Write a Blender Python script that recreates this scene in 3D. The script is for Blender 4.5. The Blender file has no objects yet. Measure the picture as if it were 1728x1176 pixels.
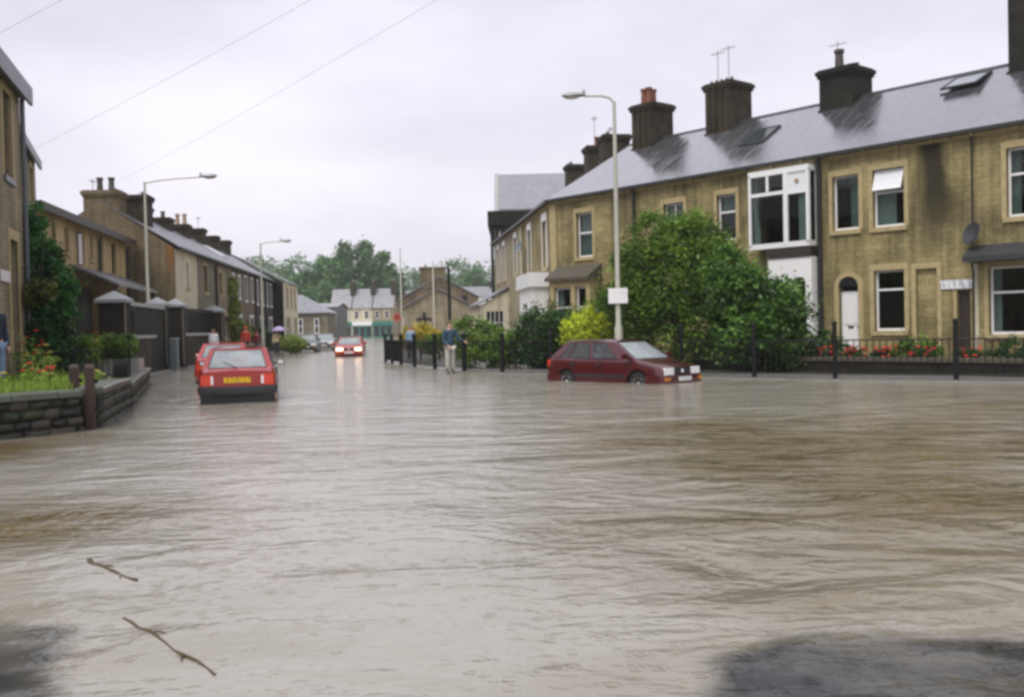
import bpy, math, random
import numpy as np
from mathutils import Vector, Matrix, Euler
R = math.radians
sc = bpy.context.scene
col = sc.collection
random.seed(7)

# ------------------------------------------------------------------ camera, sky, sun, exposure
cam_d = bpy.data.cameras.new('camera'); cam = bpy.data.objects.new('camera', cam_d); col.objects.link(cam)
cam.location = (0, 0, 1.5); cam.rotation_euler = (math.pi/2 - .0214, .023, 0)
cam_d.sensor_width = 36; cam_d.lens = 35; cam_d.clip_start = .1; cam_d.clip_end = 3000
sc.camera = cam
SUN_EL, SUN_AZ = 58, 215
world = bpy.data.worlds.new('World'); sc.world = world; world.use_nodes = True
wn = world.node_tree; wn.nodes.clear()
def N(nt, t, **k):
    n = nt.nodes.new(t)
    for a, b in k.items(): setattr(n, a, b)
    return n
wo = N(wn, 'ShaderNodeOutputWorld'); wmix = N(wn, 'ShaderNodeMixShader'); bg1 = N(wn, 'ShaderNodeBackground'); bg2 = N(wn, 'ShaderNodeBackground')
sky = N(wn, 'ShaderNodeTexSky', sky_type='NISHITA'); sky.sun_disc = False; sky.sun_elevation = R(SUN_EL); sky.sun_rotation = R(SUN_AZ); sky.air_density = 1.5; sky.dust_density = 3
bg1.inputs['Strength'].default_value = .1
tc = N(wn, 'ShaderNodeTexCoord'); mp = N(wn, 'ShaderNodeMapping'); mp.inputs['Scale'].default_value = (1.2, 1.2, 3.2)
nz = N(wn, 'ShaderNodeTexNoise'); nz.inputs['Scale'].default_value = 1.6; nz.inputs['Detail'].default_value = 5; nz.inputs['Roughness'].default_value = .55
rp = N(wn, 'ShaderNodeValToRGB'); rp.color_ramp.elements[0].position = .3; rp.color_ramp.elements[0].color = (.40, .39, .455, 1)
rp.color_ramp.elements[1].position = .7; rp.color_ramp.elements[1].color = (.60, .575, .63, 1)
wn.links.new(tc.outputs['Generated'], mp.inputs[0]); wn.links.new(mp.outputs[0], nz.inputs['Vector']); wn.links.new(nz.outputs['Fac'], rp.inputs[0])
wn.links.new(rp.outputs[0], bg2.inputs['Color']); bg2.inputs['Strength'].default_value = 1.0
wn.links.new(sky.outputs[0], bg1.inputs['Color']); wmix.inputs[0].default_value = .92
wn.links.new(bg1.outputs[0], wmix.inputs[1]); wn.links.new(bg2.outputs[0], wmix.inputs[2]); wn.links.new(wmix.outputs[0], wo.inputs[0])
sd = bpy.data.lights.new('sun', 'SUN'); sun = bpy.data.objects.new('sun', sd); col.objects.link(sun)
sd.energy = 1.5; sd.angle = R(35); sd.color = (1, .97, .92)
sv = Vector((math.sin(R(SUN_AZ))*math.cos(R(SUN_EL)), math.cos(R(SUN_AZ))*math.cos(R(SUN_EL)), math.sin(R(SUN_EL))))
sun.rotation_euler = (-sv).to_track_quat('-Z', 'Y').to_euler()
vs = sc.view_settings; vs.view_transform = 'Standard'; vs.look = 'None'; vs.exposure = 0.82; vs.gamma = 1.0
sc.render.engine = 'CYCLES'; sc.cycles.use_denoising = True; sc.cycles.max_bounces = 6; sc.cycles.transparent_max_bounces = 10
sc.cycles.volume_bounces = 2; sc.cycles.caustics_reflective = False; sc.cycles.caustics_refractive = False
sc.cycles.pixel_filter_type = 'BLACKMAN_HARRIS'; sc.cycles.filter_width = 3.1

# ------------------------------------------------------------------ materials
MATS = {}
def newmat(name):
    m = bpy.data.materials.new(name); m.use_nodes = True; nt = m.node_tree; MATS[name] = m
    return m, nt, nt.nodes['Principled BSDF'], nt.nodes['Material Output']
def setp(b, **k):
    for a, v in k.items():
        b.inputs[a.replace('_', ' ')].default_value = v
def plain(name, c, rough=.5, metal=0, var=.15, scale=6, bump=0, spec=.5, coat=0):
    m, nt, b, o = newmat(name)
    t = N(nt, 'ShaderNodeTexCoord'); n = N(nt, 'ShaderNodeTexNoise'); n.inputs['Scale'].default_value = scale; n.inputs['Detail'].default_value = 4
    r = N(nt, 'ShaderNodeMixRGB'); r.inputs[1].default_value = (*[x*(1-var) for x in c], 1); r.inputs[2].default_value = (*[min(1, x*(1+var)) for x in c], 1)
    nt.links.new(t.outputs['Object'], n.inputs['Vector']); nt.links.new(n.outputs['Fac'], r.inputs[0]); nt.links.new(r.outputs[0], b.inputs['Base Color'])
    setp(b, Roughness=rough, Metallic=metal); b.inputs['Specular IOR Level'].default_value = spec; b.inputs['Coat Weight'].default_value = coat
    if coat: b.inputs['Coat Roughness'].default_value = .05
    if bump:
        bp = N(nt, 'ShaderNodeBump'); bp.inputs['Strength'].default_value = bump; bp.inputs['Distance'].default_value = .02
        nt.links.new(n.outputs['Fac'], bp.inputs['Height']); nt.links.new(bp.outputs[0], b.inputs['Normal'])
    return m
def stone(name, c1, c2, mortar, bw=.42, bh=.17, soot=.5, rough=.8, stain=None):
    """coursed stone: brick texture in metres (UV), soot noise, vertical weather streaks; stain=(x0,x1,z0,z1) damp patch in wall metres"""
    m, nt, b, o = newmat(name); L = nt.links.new
    uv = N(nt, 'ShaderNodeUVMap'); br = N(nt, 'ShaderNodeTexBrick'); br.offset = .5
    br.inputs['Scale'].default_value = 1; br.inputs['Brick Width'].default_value = bw; br.inputs['Row Height'].default_value = bh
    br.inputs['Mortar Size'].default_value = .012; br.inputs['Mortar Smooth'].default_value = .3; br.inputs['Bias'].default_value = 0
    br.inputs['Color1'].default_value = (*c1, 1); br.inputs['Color2'].default_value = (*c2, 1); br.inputs['Mortar'].default_value = (*mortar, 1)
    wob = N(nt, 'ShaderNodeTexNoise'); wob.inputs['Scale'].default_value = 2.5; wadd = N(nt, 'ShaderNodeVectorMath', operation='MULTIPLY_ADD')
    wadd.inputs[1].default_value = (.05, .05, 0); L(uv.outputs[0], wob.inputs['Vector']); L(wob.outputs['Color'], wadd.inputs[0]); L(uv.outputs[0], wadd.inputs[2]); L(wadd.outputs[0], br.inputs['Vector'])
    n1 = N(nt, 'ShaderNodeTexNoise'); n1.inputs['Scale'].default_value = .55; n1.inputs['Detail'].default_value = 6; n1.inputs['Roughness'].default_value = .65
    L(uv.outputs[0], n1.inputs['Vector'])
    r1 = N(nt, 'ShaderNodeValToRGB'); r1.color_ramp.elements[0].position = .36; r1.color_ramp.elements[0].color = (1-soot, 1-soot, 1-soot, 1); r1.color_ramp.elements[1].position = .62; r1.color_ramp.elements[1].color = (1, 1, 1, 1)
    L(n1.outputs['Fac'], r1.inputs[0])
    mu = N(nt, 'ShaderNodeMixRGB', blend_type='MULTIPLY'); mu.inputs[0].default_value = 1; L(br.outputs['Color'], mu.inputs[1]); L(r1.outputs[0], mu.inputs[2])
    mps = N(nt, 'ShaderNodeMapping'); mps.inputs['Scale'].default_value = (3.2, .22, 1); L(uv.outputs[0], mps.inputs[0])
    n2 = N(nt, 'ShaderNodeTexNoise'); n2.inputs['Scale'].default_value = 1.3; n2.inputs['Detail'].default_value = 5; L(mps.outputs[0], n2.inputs['Vector'])
    r2 = N(nt, 'ShaderNodeValToRGB'); r2.color_ramp.elements[0].position = .3; r2.color_ramp.elements[0].color = (.42, .43, .38, 1); r2.color_ramp.elements[1].position = .55; r2.color_ramp.elements[1].color = (1, 1, 1, 1)
    L(n2.outputs['Fac'], r2.inputs[0])
    mu2 = N(nt, 'ShaderNodeMixRGB', blend_type='MULTIPLY'); mu2.inputs[0].default_value = .8; L(mu.outputs[0], mu2.inputs[1]); L(r2.outputs[0], mu2.inputs[2])
    out = mu2.outputs[0]
    n3 = N(nt, 'ShaderNodeTexNoise'); n3.inputs['Scale'].default_value = 14; n3.inputs['Detail'].default_value = 3; L(uv.outputs[0], n3.inputs['Vector'])
    r3 = N(nt, 'ShaderNodeValToRGB'); r3.color_ramp.elements[0].position = .3; r3.color_ramp.elements[0].color = (.72, .72, .7, 1); r3.color_ramp.elements[1].position = .7; r3.color_ramp.elements[1].color = (1.1, 1.1, 1.1, 1); L(n3.outputs['Fac'], r3.inputs[0])
    mu4 = N(nt, 'ShaderNodeMixRGB', blend_type='MULTIPLY'); mu4.inputs[0].default_value = 1; L(out, mu4.inputs[1]); L(r3.outputs[0], mu4.inputs[2]); out = mu4.outputs[0]
    if stain:
        sx = N(nt, 'ShaderNodeSeparateXYZ'); L(wadd.outputs[0], sx.inputs[0])
        wx = N(nt, 'ShaderNodeMath', operation='MULTIPLY_ADD'); wx.inputs[1].default_value = .7; L(n1.outputs['Fac'], wx.inputs[0]); L(sx.outputs['X'], wx.inputs[2])
        def band(sock, a, bb, soft):
            p = N(nt, 'ShaderNodeMapRange', interpolation_type='SMOOTHSTEP'); p.inputs['From Min'].default_value = a-soft; p.inputs['From Max'].default_value = a+soft; L(sock, p.inputs['Value'])
            q = N(nt, 'ShaderNodeMapRange', interpolation_type='SMOOTHSTEP'); q.inputs['From Min'].default_value = bb+soft; q.inputs['From Max'].default_value = bb-soft; L(sock, q.inputs['Value'])
            k = N(nt, 'ShaderNodeMath', operation='MULTIPLY'); L(p.outputs[0], k.inputs[0]); L(q.outputs[0], k.inputs[1]); return k.outputs[0]
        kx = band(wx.outputs[0], stain[0]+.35, stain[1]+.35, .2)
        kz = N(nt, 'ShaderNodeMapRange', interpolation_type='SMOOTHSTEP'); kz.inputs['From Min'].default_value = stain[2]; kz.inputs['From Max'].default_value = stain[3]; L(sx.outputs['Y'], kz.inputs['Value'])
        k2 = N(nt, 'ShaderNodeMath', operation='MULTIPLY'); L(kx, k2.inputs[0]); L(kz.outputs[0], k2.inputs[1])
        mu3 = N(nt, 'ShaderNodeMixRGB'); L(k2.outputs[0], mu3.inputs[0]); L(out, mu3.inputs[1]); mu3.inputs[2].default_value = (*(stain[4] if len(stain) > 4 else (.035, .03, .015)), 1); out = mu3.outputs[0]
    L(out, b.inputs['Base Color']); setp(b, Roughness=rough); b.inputs['Specular IOR Level'].default_value = .3
    bp = N(nt, 'ShaderNodeBump'); bp.inputs['Strength'].default_value = .6; bp.inputs['Distance'].default_value = .02
    ad = N(nt, 'ShaderNodeMath', operation='MULTIPLY_ADD'); ad.inputs[1].default_value = -1; L(br.outputs['Fac'], ad.inputs[0]); L(n3.outputs['Fac'], ad.inputs[2])
    L(ad.outputs[0], bp.inputs['Height']); L(bp.outputs[0], b.inputs['Normal'])
    return m
def slate(name, c, rough, bump=.25, bw=.3, bh=.22, coat=1, cior=2.0):
    m, nt, b, o = newmat(name); L = nt.links.new
    uv = N(nt, 'ShaderNodeUVMap'); br = N(nt, 'ShaderNodeTexBrick'); br.offset = .5
    br.inputs['Scale'].default_value = 1; br.inputs['Brick Width'].default_value = bw; br.inputs['Row Height'].default_value = bh; br.inputs['Mortar Size'].default_value = .008
    br.inputs['Color1'].default_value = (*[x*.8 for x in c], 1); br.inputs['Color2'].default_value = (*[x*1.25 for x in c], 1); br.inputs['Mortar'].default_value = (*[x*.4 for x in c], 1)
    L(uv.outputs[0], br.inputs['Vector'])
    n = N(nt, 'ShaderNodeTexNoise'); n.inputs['Scale'].default_value = .8; n.inputs['Detail'].default_value = 6; L(uv.outputs[0], n.inputs['Vector'])
    r = N(nt, 'ShaderNodeMapRange'); r.inputs['From Min'].default_value = .3; r.inputs['From Max'].default_value = .7; r.inputs['To Min'].default_value = rough*.7; r.inputs['To Max'].default_value = rough*1.5
    L(n.outputs['Fac'], r.inputs['Value']); L(r.outputs[0], b.inputs['Roughness'])
    mu = N(nt, 'ShaderNodeMixRGB', blend_type='MULTIPLY'); mu.inputs[0].default_value = .5; L(br.outputs['Color'], mu.inputs[1]); L(n.outputs['Fac'], mu.inputs[2]); L(mu.outputs[0], b.inputs['Base Color'])
    b.inputs['Specular IOR Level'].default_value = 1.0; b.inputs['Coat Weight'].default_value = coat; b.inputs['Coat Roughness'].default_value = rough*.8; b.inputs['Coat IOR'].default_value = cior
    sx = N(nt, 'ShaderNodeSeparateXYZ'); L(uv.outputs[0], sx.inputs[0]); md = N(nt, 'ShaderNodeMath', operation='FRACT'); dv = N(nt, 'ShaderNodeMath', operation='DIVIDE'); dv.inputs[1].default_value = bh
    L(sx.outputs['Y'], dv.inputs[0]); L(dv.outputs[0], md.inputs[0])
    n4 = N(nt, 'ShaderNodeTexNoise'); n4.inputs['Scale'].default_value = 5; L(uv.outputs[0], n4.inputs['Vector'])
    mst = N(nt, 'ShaderNodeMapping'); mst.inputs['Scale'].default_value = (2.2, .35, 1); mst.inputs['Rotation'].default_value = (0, 0, .25); L(uv.outputs[0], mst.inputs[0]); n4b = N(nt, 'ShaderNodeTexNoise'); n4b.inputs['Scale'].default_value = 2; n4b.inputs['Detail'].default_value = 5; L(mst.outputs[0], n4b.inputs['Vector']); r4 = N(nt, 'ShaderNodeMapRange'); r4.inputs['From Min'].default_value = .35; r4.inputs['From Max'].default_value = .65; r4.inputs['To Min'].default_value = rough*.5; r4.inputs['To Max'].default_value = rough*2.2; L(n4b.outputs['Fac'], r4.inputs['Value']); L(r4.outputs[0], b.inputs['Coat Roughness'])
    s1 = N(nt, 'ShaderNodeMath', operation='MULTIPLY_ADD'); s1.inputs[1].default_value = -.5; L(md.outputs[0], s1.inputs[0]); L(n4.outputs['Fac'], s1.inputs[2])
    s2 = N(nt, 'ShaderNodeMath', operation='MULTIPLY_ADD'); s2.inputs[1].default_value = -.6; L(br.outputs['Fac'], s2.inputs[0]); L(s1.outputs[0], s2.inputs[2])
    bp = N(nt, 'ShaderNodeBump'); bp.inputs['Strength'].default_value = bump; bp.inputs['Distance'].default_value = .012; L(s2.outputs[0], bp.inputs['Height']); L(bp.outputs[0], b.inputs['Normal'])
    return m
def glass(name, tint=(.55, .62, .6), ior=1.5):
    m, nt, b, o = newmat(name); nt.nodes.remove(b); L = nt.links.new
    lw = N(nt, 'ShaderNodeLayerWeight'); lw.inputs[0].default_value = .5; pw = N(nt, 'ShaderNodeMath', operation='POWER'); pw.inputs[1].default_value = 5; L(lw.outputs['Facing'], pw.inputs[0]); f = N(nt, 'ShaderNodeMath', operation='MULTIPLY_ADD'); f.inputs[1].default_value = .9; f.inputs[2].default_value = ((ior-1)/(ior+1))**2; L(pw.outputs[0], f.inputs[0]); g = N(nt, 'ShaderNodeBsdfGlossy'); g.inputs['Roughness'].default_value = .03
    t = N(nt, 'ShaderNodeBsdfTransparent'); t.inputs[0].default_value = (*tint, 1); mx = N(nt, 'ShaderNodeMixShader')
    L(f.outputs[0], mx.inputs[0]); L(t.outputs[0], mx.inputs[1]); L(g.outputs[0], mx.inputs[2]); L(mx.outputs[0], o.inputs[0]); return m
def fogglass():
    m, nt, b, o = newmat('glass_fogged'); L = nt.links.new; setp(b, Base_Color=(.55, .62, .64, 1), Roughness=.12); t = N(nt, 'ShaderNodeBsdfTransparent'); t.inputs[0].default_value = (.8, .87, .88, 1); mx = N(nt, 'ShaderNodeMixShader')
    n = N(nt, 'ShaderNodeTexNoise'); n.inputs['Scale'].default_value = 3; r = N(nt, 'ShaderNodeMapRange'); r.inputs['To Min'].default_value = .3; r.inputs['To Max'].default_value = .75; tc_ = N(nt, 'ShaderNodeTexCoord'); L(tc_.outputs['Object'], n.inputs['Vector']); L(n.outputs['Fac'], r.inputs['Value']); L(r.outputs[0], mx.inputs[0]); L(t.outputs[0], mx.inputs[1]); L(b.outputs[0], mx.inputs[2]); L(mx.outputs[0], o.inputs[0])
def emit(name, c, s):
    m, nt, b, o = newmat(name); setp(b, Base_Color=(*c, 1)); b.inputs['Emission Color'].default_value = (*c, 1); b.inputs['Emission Strength'].default_value = s; return m
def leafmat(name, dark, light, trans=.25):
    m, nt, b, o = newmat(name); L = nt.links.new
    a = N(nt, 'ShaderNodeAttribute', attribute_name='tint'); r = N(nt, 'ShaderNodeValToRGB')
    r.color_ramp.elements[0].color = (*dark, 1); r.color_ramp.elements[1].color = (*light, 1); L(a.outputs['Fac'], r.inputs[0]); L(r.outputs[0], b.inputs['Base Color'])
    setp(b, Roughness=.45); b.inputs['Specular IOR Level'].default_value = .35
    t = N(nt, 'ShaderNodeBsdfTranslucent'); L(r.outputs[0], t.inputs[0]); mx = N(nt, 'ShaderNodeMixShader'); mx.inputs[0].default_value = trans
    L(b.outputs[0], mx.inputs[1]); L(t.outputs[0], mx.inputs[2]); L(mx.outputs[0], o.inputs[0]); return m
def carpaint(name, c):
    m = plain(name, c, rough=.35, var=.06, scale=2, coat=1); return m

stone('stone_buff', (.43, .36, .17), (.36, .295, .135), (.315, .26, .13), soot=.55)
stone('stone_stained', (.43, .36, .17), (.36, .295, .135), (.315, .26, .13), soot=.55, stain=(17.05, 17.85, 2.8, 5.6))
stone('stone_pale', (.46, .40, .27), (.40, .34, .22), (.33, .28, .19), soot=.25)
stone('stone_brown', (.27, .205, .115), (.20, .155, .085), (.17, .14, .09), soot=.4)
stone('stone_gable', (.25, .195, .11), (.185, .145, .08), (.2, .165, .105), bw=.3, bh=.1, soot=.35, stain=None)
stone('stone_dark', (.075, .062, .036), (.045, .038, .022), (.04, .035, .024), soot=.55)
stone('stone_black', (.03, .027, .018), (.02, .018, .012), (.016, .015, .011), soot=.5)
stone('brick_buff', (.68, .51, .25), (.60, .44, .21), (.52, .42, .25), bw=.22, bh=.075, soot=.2)
stone('stone_grey', (.30, .27, .2), (.24, .215, .155), (.2, .18, .14), soot=.35)
stone('stone_house', (.40, .345, .23), (.33, .28, .18), (.28, .24, .16), bw=.5, bh=.2, soot=.35)
stone('render_cream', (.76, .70, .53), (.75, .69, .52), (.75, .69, .52), soot=.12)
plain('render_white', (.8, .8, .78), .5, var=.05, scale=2)
slate('slate_wet', (.085, .09, .10), .16, bump=.55, cior=2.7)
slate('slate_old', (.10, .107, .118), .35, bump=.3, coat=.25)
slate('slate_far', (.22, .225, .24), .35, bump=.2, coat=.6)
plain('white_paint', (.78, .78, .77), .35, var=.06, scale=3)
plain('dressed_stone', (.40, .322, .165), .75, var=.35, scale=5, bump=.2)
plain('dressed_dark', (.075, .066, .045), .75, var=.35, scale=4, bump=.25)
plain('coping', (.33, .33, .31), .35, var=.25, scale=3, bump=.2)
plain('coping_moss', (.085, .10, .07), .35, var=.55, scale=2.5, bump=.35)
plain('cap_stone', (.24, .26, .265), .4, var=.2, scale=4, bump=.2)
plain('black_iron', (.008, .009, .009), .5, var=.3, spec=.25)
plain('gutter_black', (.02, .022, .022), .45)
plain('fascia_grey', (.10, .115, .13), .4, var=.2)
plain('galv_steel', (.46, .46, .38), .45, metal=.25, var=.15)
plain('lamp_grey', (.30, .30, .29), .4, metal=.4)
plain('lamp_lens', (.5, .48, .4), .2)
plain('pot_terracotta', (.17, .06, .035), .7, var=.25)
plain('pot_buff', (.34, .25, .16), .7, var=.25)
plain('pot_dark', (.06, .05, .04), .7, var=.3)
plain('lead_dark', (.035, .037, .04), .5, var=.3)
plain('timber_brown', (.085, .035, .022), .6, var=.3, scale=9, bump=.2)
plain('timber_dark', (.035, .025, .02), .5, var=.3)
plain('post_brown', (.036, .016, .01), .55, var=.4, scale=9, bump=.3)
plain('interior', (.05, .045, .04), .9)
plain('curtain', (.72, .74, .76), .9, var=.08)
plain('curtain_grey', (.42, .47, .48), .9, var=.1)
plain('green_shop', (.03, .17, .13), .4)
plain('door_blue', (.03, .05, .11), .4)
plain('bark', (.09, .065, .045), .85, var=.35, scale=9, bump=.5)
plain('soil', (.05, .038, .026), .95, var=.4, scale=3, bump=.5)
plain('asphalt', (.055, .056, .06), .35, var=.25, scale=5, bump=.25)
plain('paving', (.22, .215, .2), .22, var=.25, scale=2, bump=.15)
plain('hill_grass', (.07, .11, .05), .9, var=.3, scale=.06)
plain('tyre', (.018, .018, .019), .8)
plain('rim_silver', (.45, .46, .47), .3, metal=.7)
plain('bumper_black', (.03, .03, .033), .5)
plain('seat_dark', (.16, .18, .19), .9)
plain('lens_red', (.7, .06, .03), .15)
plain('lens_amber', (.6, .2, .02), .15)
plain('lens_clear', (.88, .89, .88), .15)
plain('wire_grey', (.5, .5, .53), .6)
plain('stick', (.07, .048, .022), .7, var=.4, scale=20, bump=.5)
plain('red_sign', (.6, .05, .03), .4)
plain('red_bloom', (.62, .035, .03), .6, var=.3, scale=30)
plain('pink_bloom', (.6, .12, .2), .6, var=.3, scale=30)
plain('yellow_bloom', (.62, .5, .08), .6, var=.3, scale=30)
plain('skin', (.55, .34, .25), .55, var=.05)
plain('hair_brown', (.14, .07, .035), .6)
plain('hair_grey', (.2, .18, .16), .6)
plain('denim', (.20, .30, .44), .85, var=.2, scale=14)
plain('navy_cloth', (.018, .026, .05), .9, var=.2)
plain('blue_jacket', (.03, .07, .11), .8, var=.2)
plain('stone_trousers', (.45, .44, .38), .85, var=.1)
plain('boot_black', (.014, .014, .015), .35)
plain('red_coat', (.55, .05, .03), .5, var=.1)
plain('maroon_coat', (.2, .03, .025), .5)
plain('white_coat', (.76, .77, .8), .6)
plain('cream_coat', (.68, .55, .32), .7)
plain('dark_trousers', (.03, .035, .045), .8)
plain('lilac_cloth', (.42, .34, .55), .6)
plain('iris', (.02, .02, .02), .2)
plain('eye_white', (.8, .8, .78), .3)
plain('lip', (.42, .17, .14), .5)
plain('plastic_green', (.03, .09, .06), .5)
plain('bin_grey', (.16, .19, .19), .5)
carpaint('paint_red', (.33, .011, .005))
carpaint('paint_maroon', (.065, .003, .005))
carpaint('paint_red2', (.45, .02, .012))
carpaint('paint_dark', (.03, .035, .05))
carpaint('paint_silver', (.4, .42, .45))
glass('glass_house', (.6, .66, .64)); glass('glass_car', (.75, .86, .86), 2.0); fogglass()
plain('pane_far', (.02, .022, .024), .15, var=.3, spec=.3)
emit('headlamp_lit', (1, .86, .55), 3)
leafmat('leaf_mid', (.015, .055, .008), (.20, .34, .035)); leafmat('leaf_dark', (.006, .024, .008), (.06, .15, .03))
leafmat('leaf_shrub', (.009, .036, .008), (.13, .27, .04)); leafmat('leaf_ivy', (.008, .045, .01), (.07, .25, .05)); leafmat('leaf_yellow', (.28, .36, .02), (.68, .76, .07)); leafmat('leaf_lime', (.1, .17, .02), (.30, .38, .07)); leafmat('leaf_far', (.025, .085, .03), (.15, .30, .10), .2)
leafmat('leaf_gold_green', (.03, .06, .01), (.25, .28, .05)); leafmat('leaf_gold', (.3, .25, .02), (.62, .50, .06)); leafmat('grass_leaf', (.08, .17, .02), (.38, .52, .08))
def plate_mat(name, base, ink):
    m, nt, b, o = newmat(name); L = nt.links.new; uv = N(nt, 'ShaderNodeUVMap'); mpp = N(nt, 'ShaderNodeMapping'); mpp.inputs['Scale'].default_value = (22, 3, 1)
    n = N(nt, 'ShaderNodeTexNoise'); n.inputs['Scale'].default_value = 1; n.inputs['Detail'].default_value = 0; L(uv.outputs[0], mpp.inputs[0]); L(mpp.outputs[0], n.inputs['Vector'])
    r = N(nt, 'ShaderNodeValToRGB'); r.color_ramp.elements[0].position = .42; r.color_ramp.elements[0].color = (*ink, 1); r.color_ramp.elements[1].position = .52; r.color_ramp.elements[1].color = (*base, 1)
    L(n.outputs['Fac'], r.inputs[0]); L(r.outputs[0], b.inputs['Base Color']); setp(b, Roughness=.4); return m
plate_mat('plate_yellow', (.85, .52, .01), (.42, .25, .01)); plate_mat('plate_white', (.82, .83, .83), (.5, .5, .5)); plate_mat('nameplate', (.8, .81, .82), (.42, .43, .45))

# water: opaque muddy brown body, a reflection painted into its colour, with a clear wet surface, ripples as bump
def water_mat():
    m, nt, b, o = newmat('flood_water'); L = nt.links.new
    t = N(nt, 'ShaderNodeTexCoord')
    mp0 = N(nt, 'ShaderNodeMapping'); mp0.inputs['Scale'].default_value = (.45, 1.1, 1); L(t.outputs['Object'], mp0.inputs[0]); n0 = N(nt, 'ShaderNodeTexNoise'); n0.inputs['Scale'].default_value = 1; n0.inputs['Detail'].default_value = 5; n0.inputs['Distortion'].default_value = .8; L(mp0.outputs[0], n0.inputs['Vector'])
    si = N(nt, 'ShaderNodeAttribute', attribute_name='silt_reflection'); ad = N(nt, 'ShaderNodeMath', operation='MULTIPLY_ADD'); ad.inputs[1].default_value = .9; L(n0.outputs['Fac'], ad.inputs[0]); L(si.outputs['Fac'], ad.inputs[2])
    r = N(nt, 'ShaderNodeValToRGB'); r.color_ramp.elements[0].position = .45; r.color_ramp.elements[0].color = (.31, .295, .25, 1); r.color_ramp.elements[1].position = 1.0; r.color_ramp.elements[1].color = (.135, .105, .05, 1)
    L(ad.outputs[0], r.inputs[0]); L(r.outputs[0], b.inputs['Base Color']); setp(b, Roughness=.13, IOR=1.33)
    att = N(nt, 'ShaderNodeAttribute', attribute_name='chop')
    prev = None
    for sx, sy, rot, det, dist, st, base in ((.7, 1.15, 20, 3, .20, 1.0, .02), (2.4, 3.6, -15, 3, .055, .9, .06), (9, 13, 8, 2, .018, .5, .16)):
        mpp = N(nt, 'ShaderNodeMapping'); mpp.inputs['Scale'].default_value = (sx, sy, 1); mpp.inputs['Rotation'].default_value = (0, 0, R(rot)); L(t.outputs['Object'], mpp.inputs[0])
        n = N(nt, 'ShaderNodeTexNoise'); n.inputs['Scale'].default_value = 1; n.inputs['Detail'].default_value = det; n.inputs['Distortion'].default_value = 1.0; L(mpp.outputs[0], n.inputs['Vector'])
        bp = N(nt, 'ShaderNodeBump'); bp.inputs['Distance'].default_value = dist; L(n.outputs['Fac'], bp.inputs['Height'])
        k = N(nt, 'ShaderNodeMath', operation='MULTIPLY'); k.inputs[1].default_value = st; k.operation = 'MULTIPLY_ADD'; k.inputs[2].default_value = base; L(att.outputs['Fac'], k.inputs[0]); L(k.outputs[0], bp.inputs['Strength'])
        if prev: L(prev, bp.inputs['Normal'])
        prev = bp.outputs[0]
    # raindrop rings: decaying ripples round scattered points
    vo = N(nt, 'ShaderNodeTexVoronoi'); vo.inputs['Scale'].default_value = 5.5; L(t.outputs['Object'], vo.inputs['Vector']); sr = N(nt, 'ShaderNodeMath', operation='SINE'); q1 = N(nt, 'ShaderNodeMath', operation='MULTIPLY'); q1.inputs[1].default_value = 34; L(vo.outputs['Distance'], q1.inputs[0]); L(q1.outputs[0], sr.inputs[0])
    q2 = N(nt, 'ShaderNodeMapRange', interpolation_type='SMOOTHSTEP'); q2.inputs['From Min'].default_value = .45; q2.inputs['From Max'].default_value = 0; L(vo.outputs['Distance'], q2.inputs['Value']); q3 = N(nt, 'ShaderNodeMath', operation='MULTIPLY'); L(sr.outputs[0], q3.inputs[0]); L(q2.outputs[0], q3.inputs[1])
    bp = N(nt, 'ShaderNodeBump'); bp.inputs['Distance'].default_value = .005; bp.inputs['Strength'].default_value = .5; L(q3.outputs[0], bp.inputs['Height']); L(prev, bp.inputs['Normal']); prev = bp.outputs[0]
    L(prev, b.inputs['Normal'])
    cl = N(nt, 'ShaderNodeAttribute', attribute_name='clear'); gl = N(nt, 'ShaderNodeBsdfGlossy'); gl.inputs['Roughness'].default_value = .05; tr = N(nt, 'ShaderNodeBsdfTransparent'); tr.inputs[0].default_value = (.85, .86, .84, 1)
    fr = N(nt, 'ShaderNodeFresnel'); fr.inputs[0].default_value = 1.33; L(prev, gl.inputs['Normal']); L(prev, fr.inputs['Normal']); m1 = N(nt, 'ShaderNodeMixShader'); L(fr.outputs[0], m1.inputs[0]); L(tr.outputs[0], m1.inputs[1]); L(gl.outputs[0], m1.inputs[2])
    m2 = N(nt, 'ShaderNodeMixShader'); L(cl.outputs['Fac'], m2.inputs[0]); L(b.outputs[0], m2.inputs[1]); L(m1.outputs[0], m2.inputs[2]); L(m2.outputs[0], o.inputs[0]); return m
water_mat()

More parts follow.
